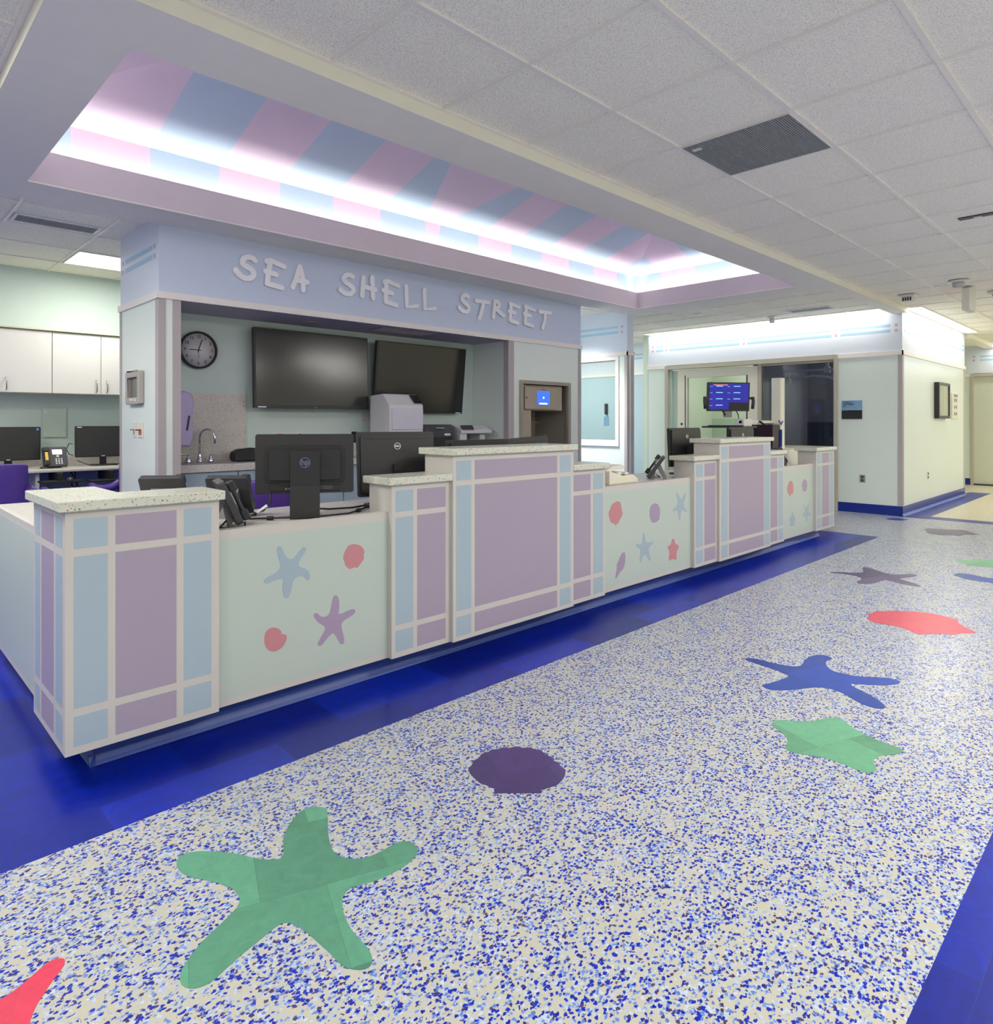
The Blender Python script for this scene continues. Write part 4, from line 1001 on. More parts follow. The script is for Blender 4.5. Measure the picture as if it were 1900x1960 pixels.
def chair(label, loc, rz, group):
    t = thing('task_chair', label, 'chair', loc, rz, group)
    # back shell, curved, faces +y
    mb = MB(); nx, nz = 9, 7
    def P(i, j, th):
        u = -1 + 2 * i / (nx - 1); v = j / (nz - 1)
        hw = .215 - .02 * v
        x = u * hw; y = -.22 + .07 * u * u - .05 * v - .0; z = .46 + .46 * v - .012 * (abs(u) ** 4)
        return (x * (1 - .0 * th), y + th, z)
    n0 = 0
    for th in (0, .055):
        for j in range(nz):
            for i in range(nx): mb.v.append(P(i, j, th))
    for k in (0, 1):
        for j in range(nz - 1):
            for i in range(nx - 1):
                a = k * nx * nz + j * nx + i
                mb.f.append((a, a + 1, a + nx + 1, a + nx)); mb.m.append(0); mb.smooth.append(True)
    B0 = nx * nz
    border = [j * nx for j in range(nz)] + [(nz - 1) * nx + i for i in range(1, nx)] + [j * nx + nx - 1 for j in range(nz - 2, -1, -1)] + [i for i in range(nx - 2, 0, -1)]
    for i in range(len(border)):
        a, b = border[i], border[(i + 1) % len(border)]
        mb.f.append((a, b, b + B0, a + B0)); mb.m.append(0); mb.smooth.append(True)
    obj('backrest', mb, M_PURPLE, t, bevel=.012, seg=3)
    obj('seat', MB().prism(rrect(.50, .48, .07, 5), 'z', .40, .49).xf(T(0, .02, 0)), M_PURPLE, t, bevel=.02, seg=3)
    for s in (-1, 1):
        am = MB()
        path = [(s * .19, -.20, .72), (s * .25, -.18, .675), (s * .32, -.11, .655), (s * .365, .02, .66), (s * .37, .16, .675)]
        am.tube(path, [.045, .045, .042, .036, .03], 10, flat=.75)
        obj('armrest', am, M_PURPLE, t)
        obj('arm_support', MB().tube([(s * .36, .06, .65), (s * .33, .05, .5), (s * .2, .03, .42)], .016, 8), M_BLACK, t)
    obj('gas_lift', MB().lathe([(.028, .40), (.028, .12), (.04, .1), (.04, .07)], 0, 0), M_BLACK, t)
    for k in range(5):
        a = 2 * PI * k / 5 + .3
        lg = obj('leg', MB().tube([(0, 0, .09), (.15 * math.cos(a), .15 * math.sin(a), .075), (.30 * math.cos(a), .30 * math.sin(a), .06)], [.025, .02, .014], 8), M_BLACK, t)
        obj('caster', MB().lathe([(.0, -.018), (.027, -.018), (.027, .018), (0, .018)], .31 * math.cos(a), .027, 'y', 14).xf(T(0, .31 * math.sin(a), 0)), M_BLACKM, lg)
    return t

# ---- monitors on the counter
ang = math.atan2(2.781 - 3.007, 1.786 - 1.395)
monitor('computer_monitor', 'black monitor seen from behind with a round slate logo on its stand, nearest the camera', (1.60, 2.90, .80), ang, .452, .281, .112, .03, 'hp', 'hp', 'hp', 'monitors on the counter worktop')
m2 = monitor('computer_monitor', 'black monitor with white ring logo rising behind the low post beside the nearer tall post', (2.275, 3.09, .80), math.atan2(3.006 - 3.146, 2.50 - 2.07), .455, .36, .035, .10, 'dell', group='monitors on the counter worktop')
monitor('computer_monitor', 'black monitor whose top edge just shows behind the nearer tall post', (2.90, 3.08, .80), 0, .53, .31, .03, .0, 'dell', group='monitors on the counter worktop')
monitor('computer_monitor', 'tilted black monitor top showing behind the right half of the nearer tall post', (3.40, 3.14, .80), -.12, .45, .30, .045, .10, None, group='monitors on the counter worktop', roll=-.06)
monitor('computer_monitor', 'black monitor with white ring logo at the left of the farther tall post', (5.305, 3.0, .80), 0, .525, .33, .07, .05, 'dell', group='monitors on the counter worktop')
monitor('computer_monitor', 'black monitor behind the farther tall post in front of the medical cart', (6.37, 3.0, .80), 0, .53, .33, .07, .0, 'dell', group='monitors on the counter worktop')
# ---- phones on the counter
GP = 'desk phones along the counter'
desk_phone('black desk phone seen from behind next to the corner post, nearer the black monitor', (1.36, 3.17, .80), PI - .75, GP, lean=1.1)
desk_phone('black desk phone half hidden behind the corner post stone top', (1.13, 3.38, .80), PI - .70, GP, lean=1.1)
desk_phone('black desk phone seen edge-on beside the right end of the corner post', (1.23, 2.87, .80), 1.3, GP, lean=1.15)
desk_phone('black desk phone leaning on its grey foot left of the farther tall post', (4.64, 2.91, .80), 3.65, GP, lean=.95)
desk_phone('small bluish desk phone on the worktop behind the far end mint panel', (6.93, 2.88, .80), 1.3, GP, lean=1.0)
# flat black phone top behind the low post and fax machine
t = thing('telephone_tray', 'black flat tray top showing above the low post right of the nearer tall post', 'tray', (3.80, 3.05, .80))
obj('tray_body', MB().prism([(-.12, 0), (.12, 0), (.13, .105), (-.13, .105)], 'x', -.10, .10).xf(RZ(.3)), M_BLACKM, t, bevel=.004)
obj('tray_lid', MB().box(-.15, .16, -.12, .12, .105, .125).xf(RZ(.1)), M_BLACK, t, bevel=.004)
t = thing('telephone_console', 'cream coloured telephone console with a curved tray on the worktop beyond the nearer tall post', 'console', (4.08, 2.93, .80))
obj('console_base', MB().prism([(-.12, 0), (.24, 0), (.24, .03), (.18, .06), (.05, .055), (-.12, .10)], 'y', -.10, .10), M_OFFW, t, bevel=.006)
obj('curved_tray', MB().prism([(-.12, .10), (-.02, .13), (.08, .135), (.12, .12), (.10, .105), (.0, .10), (-.10, .08)], 'y', -.07, .10), M_OFFW, t, bevel=.004)
obj('handset', MB().box(.0, .05, -.09, .09, .06, .085).box(.09, .14, -.09, .08, .06, .08), M_OFFW, t, bevel=.01)

# ---- cables on the worktop
cb = MB()
cb.tube([(1.28, 3.05, .806), (1.36, 2.95, .808), (1.50, 2.83, .812), (1.62, 2.78, .812), (1.78, 2.80, .808), (1.95, 2.92, .808), (2.08, 3.0, .81)], .005, 6)
o = obj('cable_bundle', cb, M_BLACKM); tag(o, 'black cable running along the worktop past the nearest monitor stand', 'cable')
obj('cable_tie', MB().tube([(1.41, 2.905, .81), (1.43, 2.885, .81)], .010, 8), M_BLACKM, o)
obj('cable_tie', MB().tube([(1.86, 2.85, .808), (1.88, 2.865, .808)], .011, 8), M_BLACKM, o)
c2 = MB().tube([(1.45, 2.96, .93), (1.45, 2.95, .88), (1.42, 2.96, .84), (1.36, 3.0, .812), (1.29, 3.06, .806)], .0045, 6)
o = obj('power_cord', c2, M_BLACKM); tag(o, 'black cord with a white label hanging from the nearest monitor', 'cable')
obj('white_label', MB().tube([(1.435, 2.955, .862), (1.395, 2.975, .828)], .007, 8), M_WINK, o)
o = obj('docking_box', MB().box(-.09, .09, -.05, .05, 0, .022).xf(T(2.08, 2.945, .801) @ RZ(.1)), M_BLACK, bevel=.003); tag(o, 'small flat black docking box on the worktop beside the nearest low post', 'docking box')
cb = MB().tube([(2.05, 3.0, .812), (1.92, 2.99, .806), (1.80, 3.02, .806), (1.70, 3.0, .82)], .005, 6)
o = obj('power_cord', cb, M_BLACKM); tag(o, 'black cord leading from the docking box to the nearest monitor', 'cable')

# ---- chairs
GC = 'purple task chairs'
ch = chair('purple task chair at the left edge of the photo, by the back desk', (.90, 6.62, 0), 0, GC)
dup(ch, (2.02, 6.75, 0), -.1, 'purple task chair of which one armrest shows left of the mint pier')
dup(ch, (1.88, 3.78, 0), -.95, 'purple task chair behind the nearest counter monitor')

# ================================================================== ALCOVE
t = thing('sink_cabinet', 'steel blue base cabinets under a grey stone sink counter in the alcove', 'cabinet', (3.6, 5.2, 0))
cab = MB().box(1.836, 5.325, 5.35, 5.745, .10, .856); cab.box(1.85, 5.31, 5.40, 5.74, 0, .10)
obj('cabinet_body', cab, M_CABBLUE, t, world=True)
for k in range(7):
    x = 1.85 + k * .495
    d = obj('cabinet_door', MB().box(x, x + .485, 5.332, 5.35, .12, .85), M_CABBLUE, t, world=True, bevel=.002)
    hx = x + (.05 if k % 2 else .435)
    obj('handle', MB().tube([(hx, 5.332, .62), (hx, 5.305, .63), (hx, 5.305, .74), (hx, 5.332, .75)], .005, 6), M_STEEL, d, world=True)
t2 = obj('stone_sink_counter', MB().box(1.832, 5.33, 5.31, 5.745, .856, .915), M_STONE_GREY, bevel=.004)
tag(t2, 'grey speckled stone sink counter along the alcove back wall', 'counter')
obj('sink_basin', MB().prism(rrect(.38, .30, .05), 'z', .911, .9165).xf(T(2.13, 5.50, 0)), M_STEEL, t2)
o = obj('stone_backsplash', MB().box(1.832, 2.587, 5.735, 5.749, .915, 1.495), M_STONE_GREY); tag(o, 'tall grey speckled stone splash panel behind the tap', 'splashback')
t = thing('gooseneck_tap', 'chrome gooseneck tap with two wing handles', 'tap', (2.155, 5.66, .916))
pts = [(0, 0, 0), (0, 0, .20)] + [(.0 + .045 * (1 - math.cos(a)) * 1.0, -.075 * (1 - math.cos(a)) / 2 * 1.2, .20 + .075 * math.sin(a)) for a in (PI * k / 8 for k in range(1, 9))] + [(.09, -.09, .155)]
obj('spout', MB().tube(pts, .009, 10).lathe([(.026, 0), (.026, .012), (.018, .03), (.012, .06), (.010, .09)], 0, 0), M_CHROME, t)
for s, a in ((-1, 3.5), (1, -.35)):
    obj('wing_handle', MB().lathe([(.026, 0), (.026, .01), (.02, .035), (.01, .05), (.008, .065)], s * .092, 0).tube([(s * .092, 0, .06), (s * .092 + .05 * math.cos(a), .05 * math.sin(a), .064), (s * .092 + .10 * math.cos(a), .10 * math.sin(a), .085)], [.006, .009, .015], 8, flat=.5), M_CHROME, t)
t = thing('towel_dispenser', 'lilac curved paper towel dispenser beside the splash panel', 'dispenser', (1.95, 5.735, 1.05))
pf = [(-.16, .0), (.095, .0), (.11, .10), (.105, .25), (.12, .38), (.10, .43), (.05, .45), (-.16, .45)]
obj('dispenser_shell', MB().prism(pf, 'y', -.20, 0), M_DISP, t, bevel=.02, seg=3)
obj('slot', MB().box(.03, .045, -.204, -.2, .14, .26).xf(RY(.15)), M_BLACK, t)
t = obj('cushion_bag', MB().prism([(-.10, .0), (-.115, .03), (-.11, .08), (-.06, .105), (.06, .115), (.16, .10), (.18, .04), (.17, 0)], 'y', -.06, .06).xf(T(2.50, 5.56, .915)), M_BLACKM, bevel=.015, seg=3)
tag(t, 'black soft bag lying on the stone counter', 'bag')
# wall clock
t = thing('wall_clock', 'round black rimmed wall clock with black numerals', 'clock', (2.17, 5.75, 1.855))
obj('clock_face', MB().lathe([(0, -.03), (.14, -.03), (.14, -.001)], 0, 0, 'y', 48), mat('clock_face_white', (205, 203, 208), .25), t)
obj('clock_rim', MB().lathe([(.139, -.001), (.155, -.001), (.157, -.04), (.150, -.05), (.141, -.045), (.139, -.03)], 0, 0, 'y', 48, caps=False), M_BLACK, t)
nm = MB()
for h in range(1, 13):
    a = PI / 2 - 2 * PI * h / 12
    nm.add(text_mesh(str(h), .036, .001, bold=.0003).xf(T(.112 * math.cos(a), -.0308, .112 * math.sin(a))))
obj('numerals', nm, M_INK, t)
hd = MB()
def hand(ang_, ln, wd):
    hd.add(MB().box(-wd, wd, -.034, -.033, -.02, ln).xf(RY(ang_)))
hand(math.radians(18), .095, .003); hand(math.radians(-90), .075, .003); hand(math.radians(180), .07, .001)
obj('clock_hands', hd, M_INK, t)
# televisions
def tv(label, x0, x1, z0, z1, yb, tilt, sticker):
    w, h = x1 - x0, z1 - z0
    t = thing('television', label, 'television', ((x0 + x1) / 2, yb, (z0 + z1) / 2), group='televisions on the alcove wall')
    M_ = RX(tilt)
    obj('television_housing', MB().prism(rrect(w, h, .006), 'y', -.012, .03).xf(M_), M_BLACK, t, bevel=.002)
    obj('screen', MB().box(-w / 2 + .016, w / 2 - .012, -.0135, -.012, -h / 2 + .03, h / 2 - .014).xf(M_), M_TVSCREEN, t)
    obj('wall_bracket', MB().box(-.2, .2, .02, .10, -.15, .15), M_BLACKM, t)
    obj('label_strip', MB().box(sticker, sticker + .075, -.0135, -.012, -h / 2 + .004, -h / 2 + .014).xf(M_), M_WINK, t)
    obj('logo', MB().box(-.015, .015, -.0135, -.012, -h / 2 + .008, -h / 2 + .013).xf(M_), M_GREY, t)
tv('large switched off television left of the printer', 2.603, 3.785, 1.375, 2.085, 5.62, -.03, -.56)
tv('large switched off television at the right, tilted down', 3.88, 5.083, 1.345, 2.075, 5.635, .10, .50)
# printers
t = thing('laser_printer', 'tall light grey laser printer below the televisions', 'printer', (4.0, 5.25, .916))
obj('printer_body', MB().prism([(0, 0), (.33, 0), (.33, .595), (.11, .61), (.0, .50)], 'x', -.215, .195), M_LGREY, t, bevel=.008)
obj('front_cover', MB().box(-.19, .185, -.012, 0, .26, .47), mat('pale_grey_cover', (214, 212, 222), .4), t, bevel=.004)
obj('paper_tray', MB().box(-.19, .185, -.012, 0, .02, .15).box(-.19, .185, -.012, 0, .16, .25), M_LGREY, t, bevel=.004)
cp = MB().box(.09, .18, -.006, 0, 0, .12)
cpo = obj('control_panel', cp.xf(T(0, .006, .52) @ RX(-.82) @ T(0, 0, 0)), M_BLACK, t)
obj('side_hatch', MB().box(-.219, -.215, .06, .28, .22, .42), M_LGREY, t)
pl = MB().add(text_mesh('hp', .035, .001).xf(T(.0, -.0125, .385)))
obj('logo', pl, mat('pale_logo', (200, 206, 190), .5), t)
obj('power_button', MB().lathe([(0, -.014), (.007, -.014), (.007, -.012)], .155, .30, 'y', 12), M_WINK, t)
t = thing('label_printer', 'dark grey printer beside the tall light printer', 'printer', (4.52, 5.33, .916))
obj('printer_body', MB().prism([(0, 0), (.34, 0), (.34, .30), (.04, .31), (.0, .22)], 'x', -.24, .16), M_DGREY, t, bevel=.01)
obj('output_slot', MB().box(-.15, .13, -.004, .0, .06, .18), M_BLACKM, t)
obj('white_label', MB().box(-.08, .02, -.002, .04, .27, .275).box(.02, .10, -.005, -.002, .195, .215), M_WINK, t)
t = thing('office_copier', 'light grey multifunction printer at the right end of the alcove counter', 'printer', (4.98, 5.33, .916))
obj('copier_body', MB().box(-.22, .24, .0, .38, 0, .12).box(-.22, -.12, .0, .38, .12, .22).box(.12, .20, .05, .38, .12, .22), M_LGREY, t, bevel=.008)
obj('scanner_lid', MB().prism([(-.02, .21), (.38, .21), (.38, .30), (.10, .30), (-.02, .25)], 'x', -.22, .24), M_LGREY, t, bevel=.01)
obj('control_panel', MB().box(-.20, -.03, -.01, .0, 0, .07).xf(T(0, -.012, .235) @ RX(-.5)), M_BLACK, t)
# wall outlets in the alcove
def plate(name, label, cat, axis, c0, c1, z0, z1, at, sgn, m, group=None, slots=None, sm=M_INK if False else None):
    """a small wall plate; its box and slots stand on the plane axis=at"""
    t = thing(name, label, cat, (at, c0, z0) if axis == 'x' else (c0, at, z0), group=group)
    def bx(a, b, zz0, zz1, d0, d1):
        mb = MB()
        if axis == 'x': mb.box(at + sgn * d0, at + sgn * d1, a, b, zz0, zz1)
        else: mb.box(a, b, at + sgn * d0, at + sgn * d1, zz0, zz1)
        return mb
    obj('cover_plate', bx(c0, c1, z0, z1, 0, .007), m, t, world=True, bevel=.002)
    for s_ in (slots or []):
        a, b, q0, q1, sm_ = s_
        w_, h_ = c1 - c0, z1 - z0
        obj('socket', bx(c0 + a * w_, c0 + b * w_, z0 + q0 * h_, z0 + q1 * h_, .007, .012), sm_, t, world=True)
    return t
GO = 'wall outlets in the alcove'
SOCK = [(.3, .7, .12, .42, M_GREY), (.3, .7, .58, .88, M_GREY)]
SOCKR = [(.15, .85, .15, .45, M_RED), (.15, .85, .55, .85, M_RED)]
plate('wall_outlet', 'white outlet with red sockets just above the nearest monitor', 'outlet', 'y', 2.873, 2.943, 1.045, 1.16, 5.75, -1, M_WHITE, GO, SOCKR)
plate('wall_outlet', 'pale outlet above the nearest monitor, right of the red one', 'outlet', 'y', 3.083, 3.15, 1.045, 1.158, 5.75, -1, M_WHITE, GO, SOCK)
plate('wall_outlet', 'dark outlet plate right of the nearest monitor under the left television', 'outlet', 'y', 3.68, 3.74, 1.045, 1.155, 5.75, -1, M_BLACK, GO, [(.3, .7, .15, .85, M_DGREY)])
plate('wall_switch_box', 'small white box on the wall left of the tall printer', 'switch box', 'y', 3.80, 3.90, 1.24, 1.36, 5.75, -1, M_LGREY, None, [(.2, .3, .2, .3, M_GREY)])
# ceiling of the alcove: air grille and round downlight
t = thing('air_grille', 'slotted air grille in the alcove ceiling above the televisions', 'vent', (3.95, 5.3, 2.156))
obj('grille_frame', MB().box(3.70, 4.40, 5.26, 5.52, 2.150, 2.1555), mat('mauve_grey_metal', (150, 144, 156), .6), t, world=True)
sl = MB()
for k in range(7): sl.box(3.73, 4.37, 5.285 + k * .032, 5.30 + k * .032, 2.147, 2.1505)
obj('grille_slats', sl, M_GUARD, t, world=True)
t = thing('recessed_downlight', 'round unlit downlight in the alcove ceiling near the clock', 'light', (3.05, 5.46, 2.155))
obj('downlight_rim', MB().lathe([(.04, 2.1555), (.06, 2.1555), (.06, 2.150), (.045, 2.150)], 3.05, 5.46), M_GUARD, t, world=True)
obj('downlight_lens', MB().lathe([(0, 2.153), (.045, 2.153), (.045, 2.1555)], 3.05, 5.46), M_GREY, t, world=True)

# pneumatic tube station in the right pier
t = thing('pneumatic_tube_station', 'taupe pneumatic tube station with a bright blue screen, recessed in the mint wall', 'tube station', (5.96, YF, NZ0))
fr = MB(); q = .055
rim(fr, 'y', YF - .02, YF + .02, NX0, NX1, NZ0, NZ1, .05, .02, .04)
obj('surround', fr, M_TAUPED, t, world=True, bevel=.002)
obj('niche_liner', MB().box(NX0 + .001, NX1 - .001, 5.72, 5.745, NZ0, NZ1 - .001).box(NX0 + .001, NX0 + .02, 5.19, 5.72, NZ0, NZ1 - .001).box(NX1 - .02, NX1 - .001, 5.19, 5.72, NZ0, NZ1 - .001).box(NX0, NX1, 5.19, 5.72, NZ0, NZ0 + .01), M_TAUPED, t, world=True)
hdr = MB(); hdr.box(5.575, 6.30, 5.20, 5.60, 1.385, 1.68)
h_ = obj('control_head', hdr, mat('taupe_station_paint', (172, 160, 142), .4), t, world=True, bevel=.01)
obj('access_cover', MB().box(5.61, 6.17, 5.175, 5.20, 1.40, 1.655), mat('taupe_station_paint', (172, 160, 142), .4), h_, world=True, bevel=.004)
obj('touch_screen', MB().box(5.816, 6.029, 5.165, 5.175, 1.453, 1.612), M_LEDBLUE, h_, world=True)
obj('screen_icon', MB().lathe([(0, 5.163), (.014, 5.163), (.014, 5.165)], 5.92, 1.535, 'y', 12).box(5.845, 5.985, 5.163, 5.165, 1.456, 1.475), M_LEDWHITE, h_, world=True)
obj('red_sticker', MB().box(5.89, 5.97, 5.172, 5.175, 1.625, 1.633), M_RED, h_, world=True)
obj('key_switch', MB().lathe([(0, 5.168), (.009, 5.168), (.009, 5.175)], 5.635, 1.53, 'y', 10), M_BLACK, h_, world=True)
obj('left_cheek', MB().box(5.565, 5.74, 5.20, 5.60, NZ0, 1.385), mat('taupe_station_paint', (172, 160, 142), .4), t, world=True)
rk = MB().tube([(5.80, 5.55, 1.28), (5.90, 5.50, 1.28), (5.93, 5.45, 1.25), (6.05, 5.40, 1.25), (6.05, 5.40, 1.22)], .004, 6).tube([(6.05, 5.40, 1.25), (6.20, 5.45, 1.235), (6.24, 5.5, 1.23)], .004, 6).box(5.75, 5.92, 5.60, 5.61, 1.265, 1.28).box(5.75, 5.92, 5.60, 5.61, 1.18, 1.19)
obj('carrier_rack', rk, M_STEEL, t, world=True)

# things on the left pier (plane x = 1.676)
t = thing('wall_intercom', 'grey wall intercom panel with a dark recessed window on the mint pier', 'intercom', (1.676, 5.65, 1.39))
fr = MB(); x0, x1 = 1.636, 1.675
rim(fr, 'x', x0, x1, 5.49, 5.825, 1.39, 1.645, .045, .05, .05)
obj('intercom_frame', fr, mat('warm_grey_plastic', (176, 170, 162), .45), t, world=True, bevel=.006)
obj('recessed_window', MB().box(1.660, 1.675, 5.53, 5.775, 1.44, 1.595), mat('dull_green_window', (112, 114, 104), .3), t, world=True)
obj('call_button', MB().box(1.633, 1.637, 5.56, 5.60, 1.41, 1.43).box(1.633, 1.637, 5.63, 5.70, 1.415, 1.432), M_OFFW, t, world=True)
GS = 'key switches on the mint pier'
def keysw(y0, y1, label, m, n):
    t = thing('key_switch', label, 'switch', (1.676, y0, 1.13), group=GS)
    obj('cover_plate', MB().box(1.669, 1.6755, y0, y1, 1.13, 1.25), M_OFFW, t, world=True, bevel=.002)
    lv = MB()
    for k in range(n):
        yy = y0 + (k + 1) * (y1 - y0) / (n + 1); lv.box(1.64, 1.669, yy - .006, yy + .006, 1.185, 1.195); lv.box(1.664, 1.669, yy - .004, yy + .004, 1.15, 1.19)
    obj('lever', lv, m, t, world=True)
keysw(5.675, 5.745, 'narrow wall plate with one grey lever below the intercom', M_GREY, 1)
keysw(5.505, 5.62, 'wider wall plate with two red levers below the intercom', M_RED, 2)

# ================================================================== WORK ROOM AT LEFT
GCab = 'white wall cabinets in the left room'
XS = [.0, .245, .655, 1.065, 1.474, 1.892, 2.31]
def wallcab(x0, x1, label, hx):
    t = thing('wall_cabinet', label, 'cabinet', (x0, 7.52, 1.527), group=GCab)
    obj('cabinet_carcass', MB().box(x0 + .001, x1 - .001, 7.54, 7.868, 1.527, 2.125), mat('cabinet_edge_cream', (208, 206, 180), .5), t, world=True)
    d = obj('cabinet_door', MB().box(x0 + .003, x1 - .003, 7.52, 7.54, 1.529, 2.112), M_WHITE, t, world=True, bevel=.001)
    obj('handle', MB().tube([(hx, 7.52, 1.55), (hx, 7.49, 1.56), (hx, 7.488, 1.61), (hx, 7.49, 1.655), (hx, 7.52, 1.665)], .005, 8), M_STEEL, d, world=True)
wallcab(1.065 - .20, 1.474, 'white wall cabinet at the left edge with one handle at its left', 1.11)
wallcab(1.474, 1.892, 'white wall cabinet with its handle at the lower right corner', 1.85)
wallcab(1.892, 2.31, 'white wall cabinet partly hidden by the mint pier', 1.945)
struct('trim_17', MB().box(.86, 2.31, 7.50, 7.868, 2.125, 2.14), mat('cabinet_edge_cream', (208, 206, 180), .5))
t = obj('work_desk', MB().box(-.5, 3.2, 7.22, 7.868, .785, .815), M_STONE_GREY, bevel=.008)
tag(t, 'light speckled desk top along the wall of the left room', 'desk')
obj('desk_backsplash', MB().box(-.5, 3.2, 7.855, 7.869, .815, .90), M_STONE_GREY, t)
for sx in (1.30, 2.5, -.4): obj('desk_support', MB().box(sx, sx + .03, 7.3, 7.84, 0, .7845), M_WHITE, t)
obj('modesty_panel', MB().box(-.5, 3.2, 7.84, 7.86, .2, .78), M_CABBLUE, t)
GM = 'monitors on the left room desk'
BL = mat('sticker_blue', (80, 150, 210), .5)
monitor('computer_monitor', 'black switched off monitor with a small blue sticker in the left room', (1.14, 7.58, .815), PI, .50, .315, .075, 0, None, group=GM, stickers=[(-.235, .125, .02, .018, BL), (-.01, -.152, .03, .006, M_WINK)])
monitor('computer_monitor', 'black switched off monitor with a white corner label, half hidden by the mint pier', (1.93, 7.58, .815), PI - .12, .50, .31, .085, 0, None, group=GM, stickers=[(.19, .14, .04, .008, M_WINK), (-.01, -.147, .03, .006, M_WINK)])
ph = desk_phone('dark office phone with a lit white display between two monitors in the left room', (1.475, 7.40, .815), 0, None, lean=1.1)
obj('yellow_card', MB().box(-.084, -.060, -.0395, -.038, .05, .14).xf(T(0, -.03, .012) @ RX(-(PI / 2 - 1.1))), mat('yellow_card', (226, 190, 70), .6), ph)
t = thing('glass_memo_board', 'frameless glass memo board above the office phone', 'memo board', (1.557, 7.85, 1.1))
obj('glass_sheet', MB().box(1.454, 1.66, 7.845, 7.851, 1.10, 1.392), mat('greenish_glass', (196, 212, 200), .12), t, world=True)
obj('standoff', MB().box(1.475, 1.49, 7.842, 7.869, 1.34, 1.365).box(1.625, 1.64, 7.842, 7.869, 1.34, 1.365).box(1.475, 1.49, 7.842, 7.869, 1.13, 1.145).box(1.625, 1.64, 7.842, 7.869, 1.13, 1.145), M_OFFW, t, world=True)
cb = MB().tube([(1.67, 7.64, 1.03), (1.645, 7.66, 1.04), (1.625, 7.68, .98), (1.65, 7.68, .93), (1.68, 7.66, .92)], .004, 6)
cb.tube([(1.70, 7.6, .87), (1.80, 7.55, .82), (1.92, 7.5, .82), (2.05, 7.48, .83)], .004, 6)
o = obj('power_cord', cb, M_BLACKM); tag(o, 'thin black cord looping beside the half hidden monitor in the left room', 'cable')
o = obj('keyboard_tray', MB().box(1.30, 1.62, 7.02, 7.22, .70, .715).box(1.68, 2.1, 7.0, 7.2, .69, .705), M_BLACKM); tag(o, 'black keyboard trays hung under the left room desk', 'keyboard tray')
obj('tray_arm', MB().box(1.44, 1.48, 7.1, 7.5, .70, .784), M_BLACKM, o); obj('tray_arm', MB().box(1.86, 1.9, 7.1, 7.5, .69, .784), M_BLACKM, o)
obj('mouse', MB().lathe([(0, .745), (.02, .742), (.035, .725), (.04, .716)], 1.53, 7.10, 'z', 14), M_BLACK, o)
cb = MB().tube([(1.62, 7.3, .78), (1.60, 7.25, .70), (1.63, 7.22, .64), (1.75, 7.2, .60), (1.95, 7.2, .62), (2.1, 7.25, .72)], .005, 6).tube([(1.58, 7.3, .78), (1.62, 7.22, .68), (1.60, 7.22, .62), (1.57, 7.22, .66), (1.6, 7.25, .75)], .006, 6)
o = obj('cable_bundle', cb, M_BLACKM); tag(o, 'black cables sagging under the left room desk', 'cable')

# ================================================================== STATION CART AND FAR ROOM THINGS
t = thing('medical_cart', 'white medical cart with a tall column and a blue status screen behind the counter', 'medical cart', (8.28, 3.42, 0))
obj('column', MB().prism(rrect(.12, .12, .012), 'z', .30, 1.79), M_CREAM, t, bevel=.003)
obj('cart_body', MB().prism(rrect(.55, .50, .05), 'z', .12, .93), M_OFFW, t, bevel=.01)
obj('computer_case', MB().box(-.30, -.09, -.06, .22, .93, 1.22), M_MAROON, t, bevel=.004)
obj('blue_strap', MB().box(-.085, -.07, -.08, .1, .95, 1.16), mat('royal_blue_plastic', (40, 80, 170), .4), t)
arm = MB().box(-.93, .0, .02, .06, 1.235, 1.27).box(-.93, -.72, .0, .10, 1.19, 1.285)
obj('monitor_arm', arm, M_WHITE, t, bevel=.004)
obj('keyboard_shelf', MB().box(-1.05, -.70, -.05, .45, 1.185, 1.205).box(-1.00, -.74, .0, .40, 1.205, 1.215), M_DGREY, t, bevel=.004)
for k in range(4):
    a = PI / 4 + k * PI / 2
    obj('caster', MB().lathe([(0, -.02), (.06, -.02), (.06, .02), (0, .02)], .22 * math.cos(a), .06, 'y', 16).xf(T(0, .2 * math.sin(a), 0)).box(.22 * math.cos(a) - .02, .22 * math.cos(a) + .02, .2 * math.sin(a) - .02, .2 * math.sin(a) + .02, .06, .13), M_BLACKM, t)
# its screen, facing the camera
sc_ = obj('status_screen', MB().prism(rrect(.52, .335, .006), 'y', -.012, .03).xf(T(-.85, .22, 1.545) @ RZ(-.60) @ RX(.05)), M_BLACK, t, bevel=.002)
Ms = T(-.85, .22, 1.545) @ RZ(-.60) @ RX(.05)
obj('display', MB().box(-.242, .242, -.0135, -.012, -.145, .15).xf(Ms), M_LED, sc_)
bars_ = MB()
for c_, xx in enumerate((-.165, .055)):
    for r_ in range(4):
        if c_ == 1 and r_ == 3: continue
        bars_.box(xx, xx + .085, -.0145, -.0135, .118 - r_ * .073, .126 - r_ * .073)
        for k in range(3): bars_.box(xx - .075 + k * .012, xx - .069 + k * .012, -.0142, -.0135, .115 - r_ * .073, .121 - r_ * .073)
obj('status_bars', bars_.xf(Ms), M_LEDBAR, sc_)
obj('alert_bar', MB().box(-.20, -.02, -.0142, -.0135, .132, .142).xf(Ms), M_LEDORANGE, sc_)
obj('dark_panel', MB().box(.0, .242, -.0146, -.0135, -.145, -.065).box(.06, .17, -.0150, -.0146, -.108, -.104).xf(Ms), M_BLACKM, sc_)
for s in (-1, 1):
    obj('side_handle', MB().tube([(s * .30, -.01, .0), (s * .305, -.02, -.06), (s * .295, -.02, -.14)], .016, 8, flat=1.3).box(s * .26, s * .30, -.015, .0, -.03, .0).xf(Ms), M_DGREY, sc_)
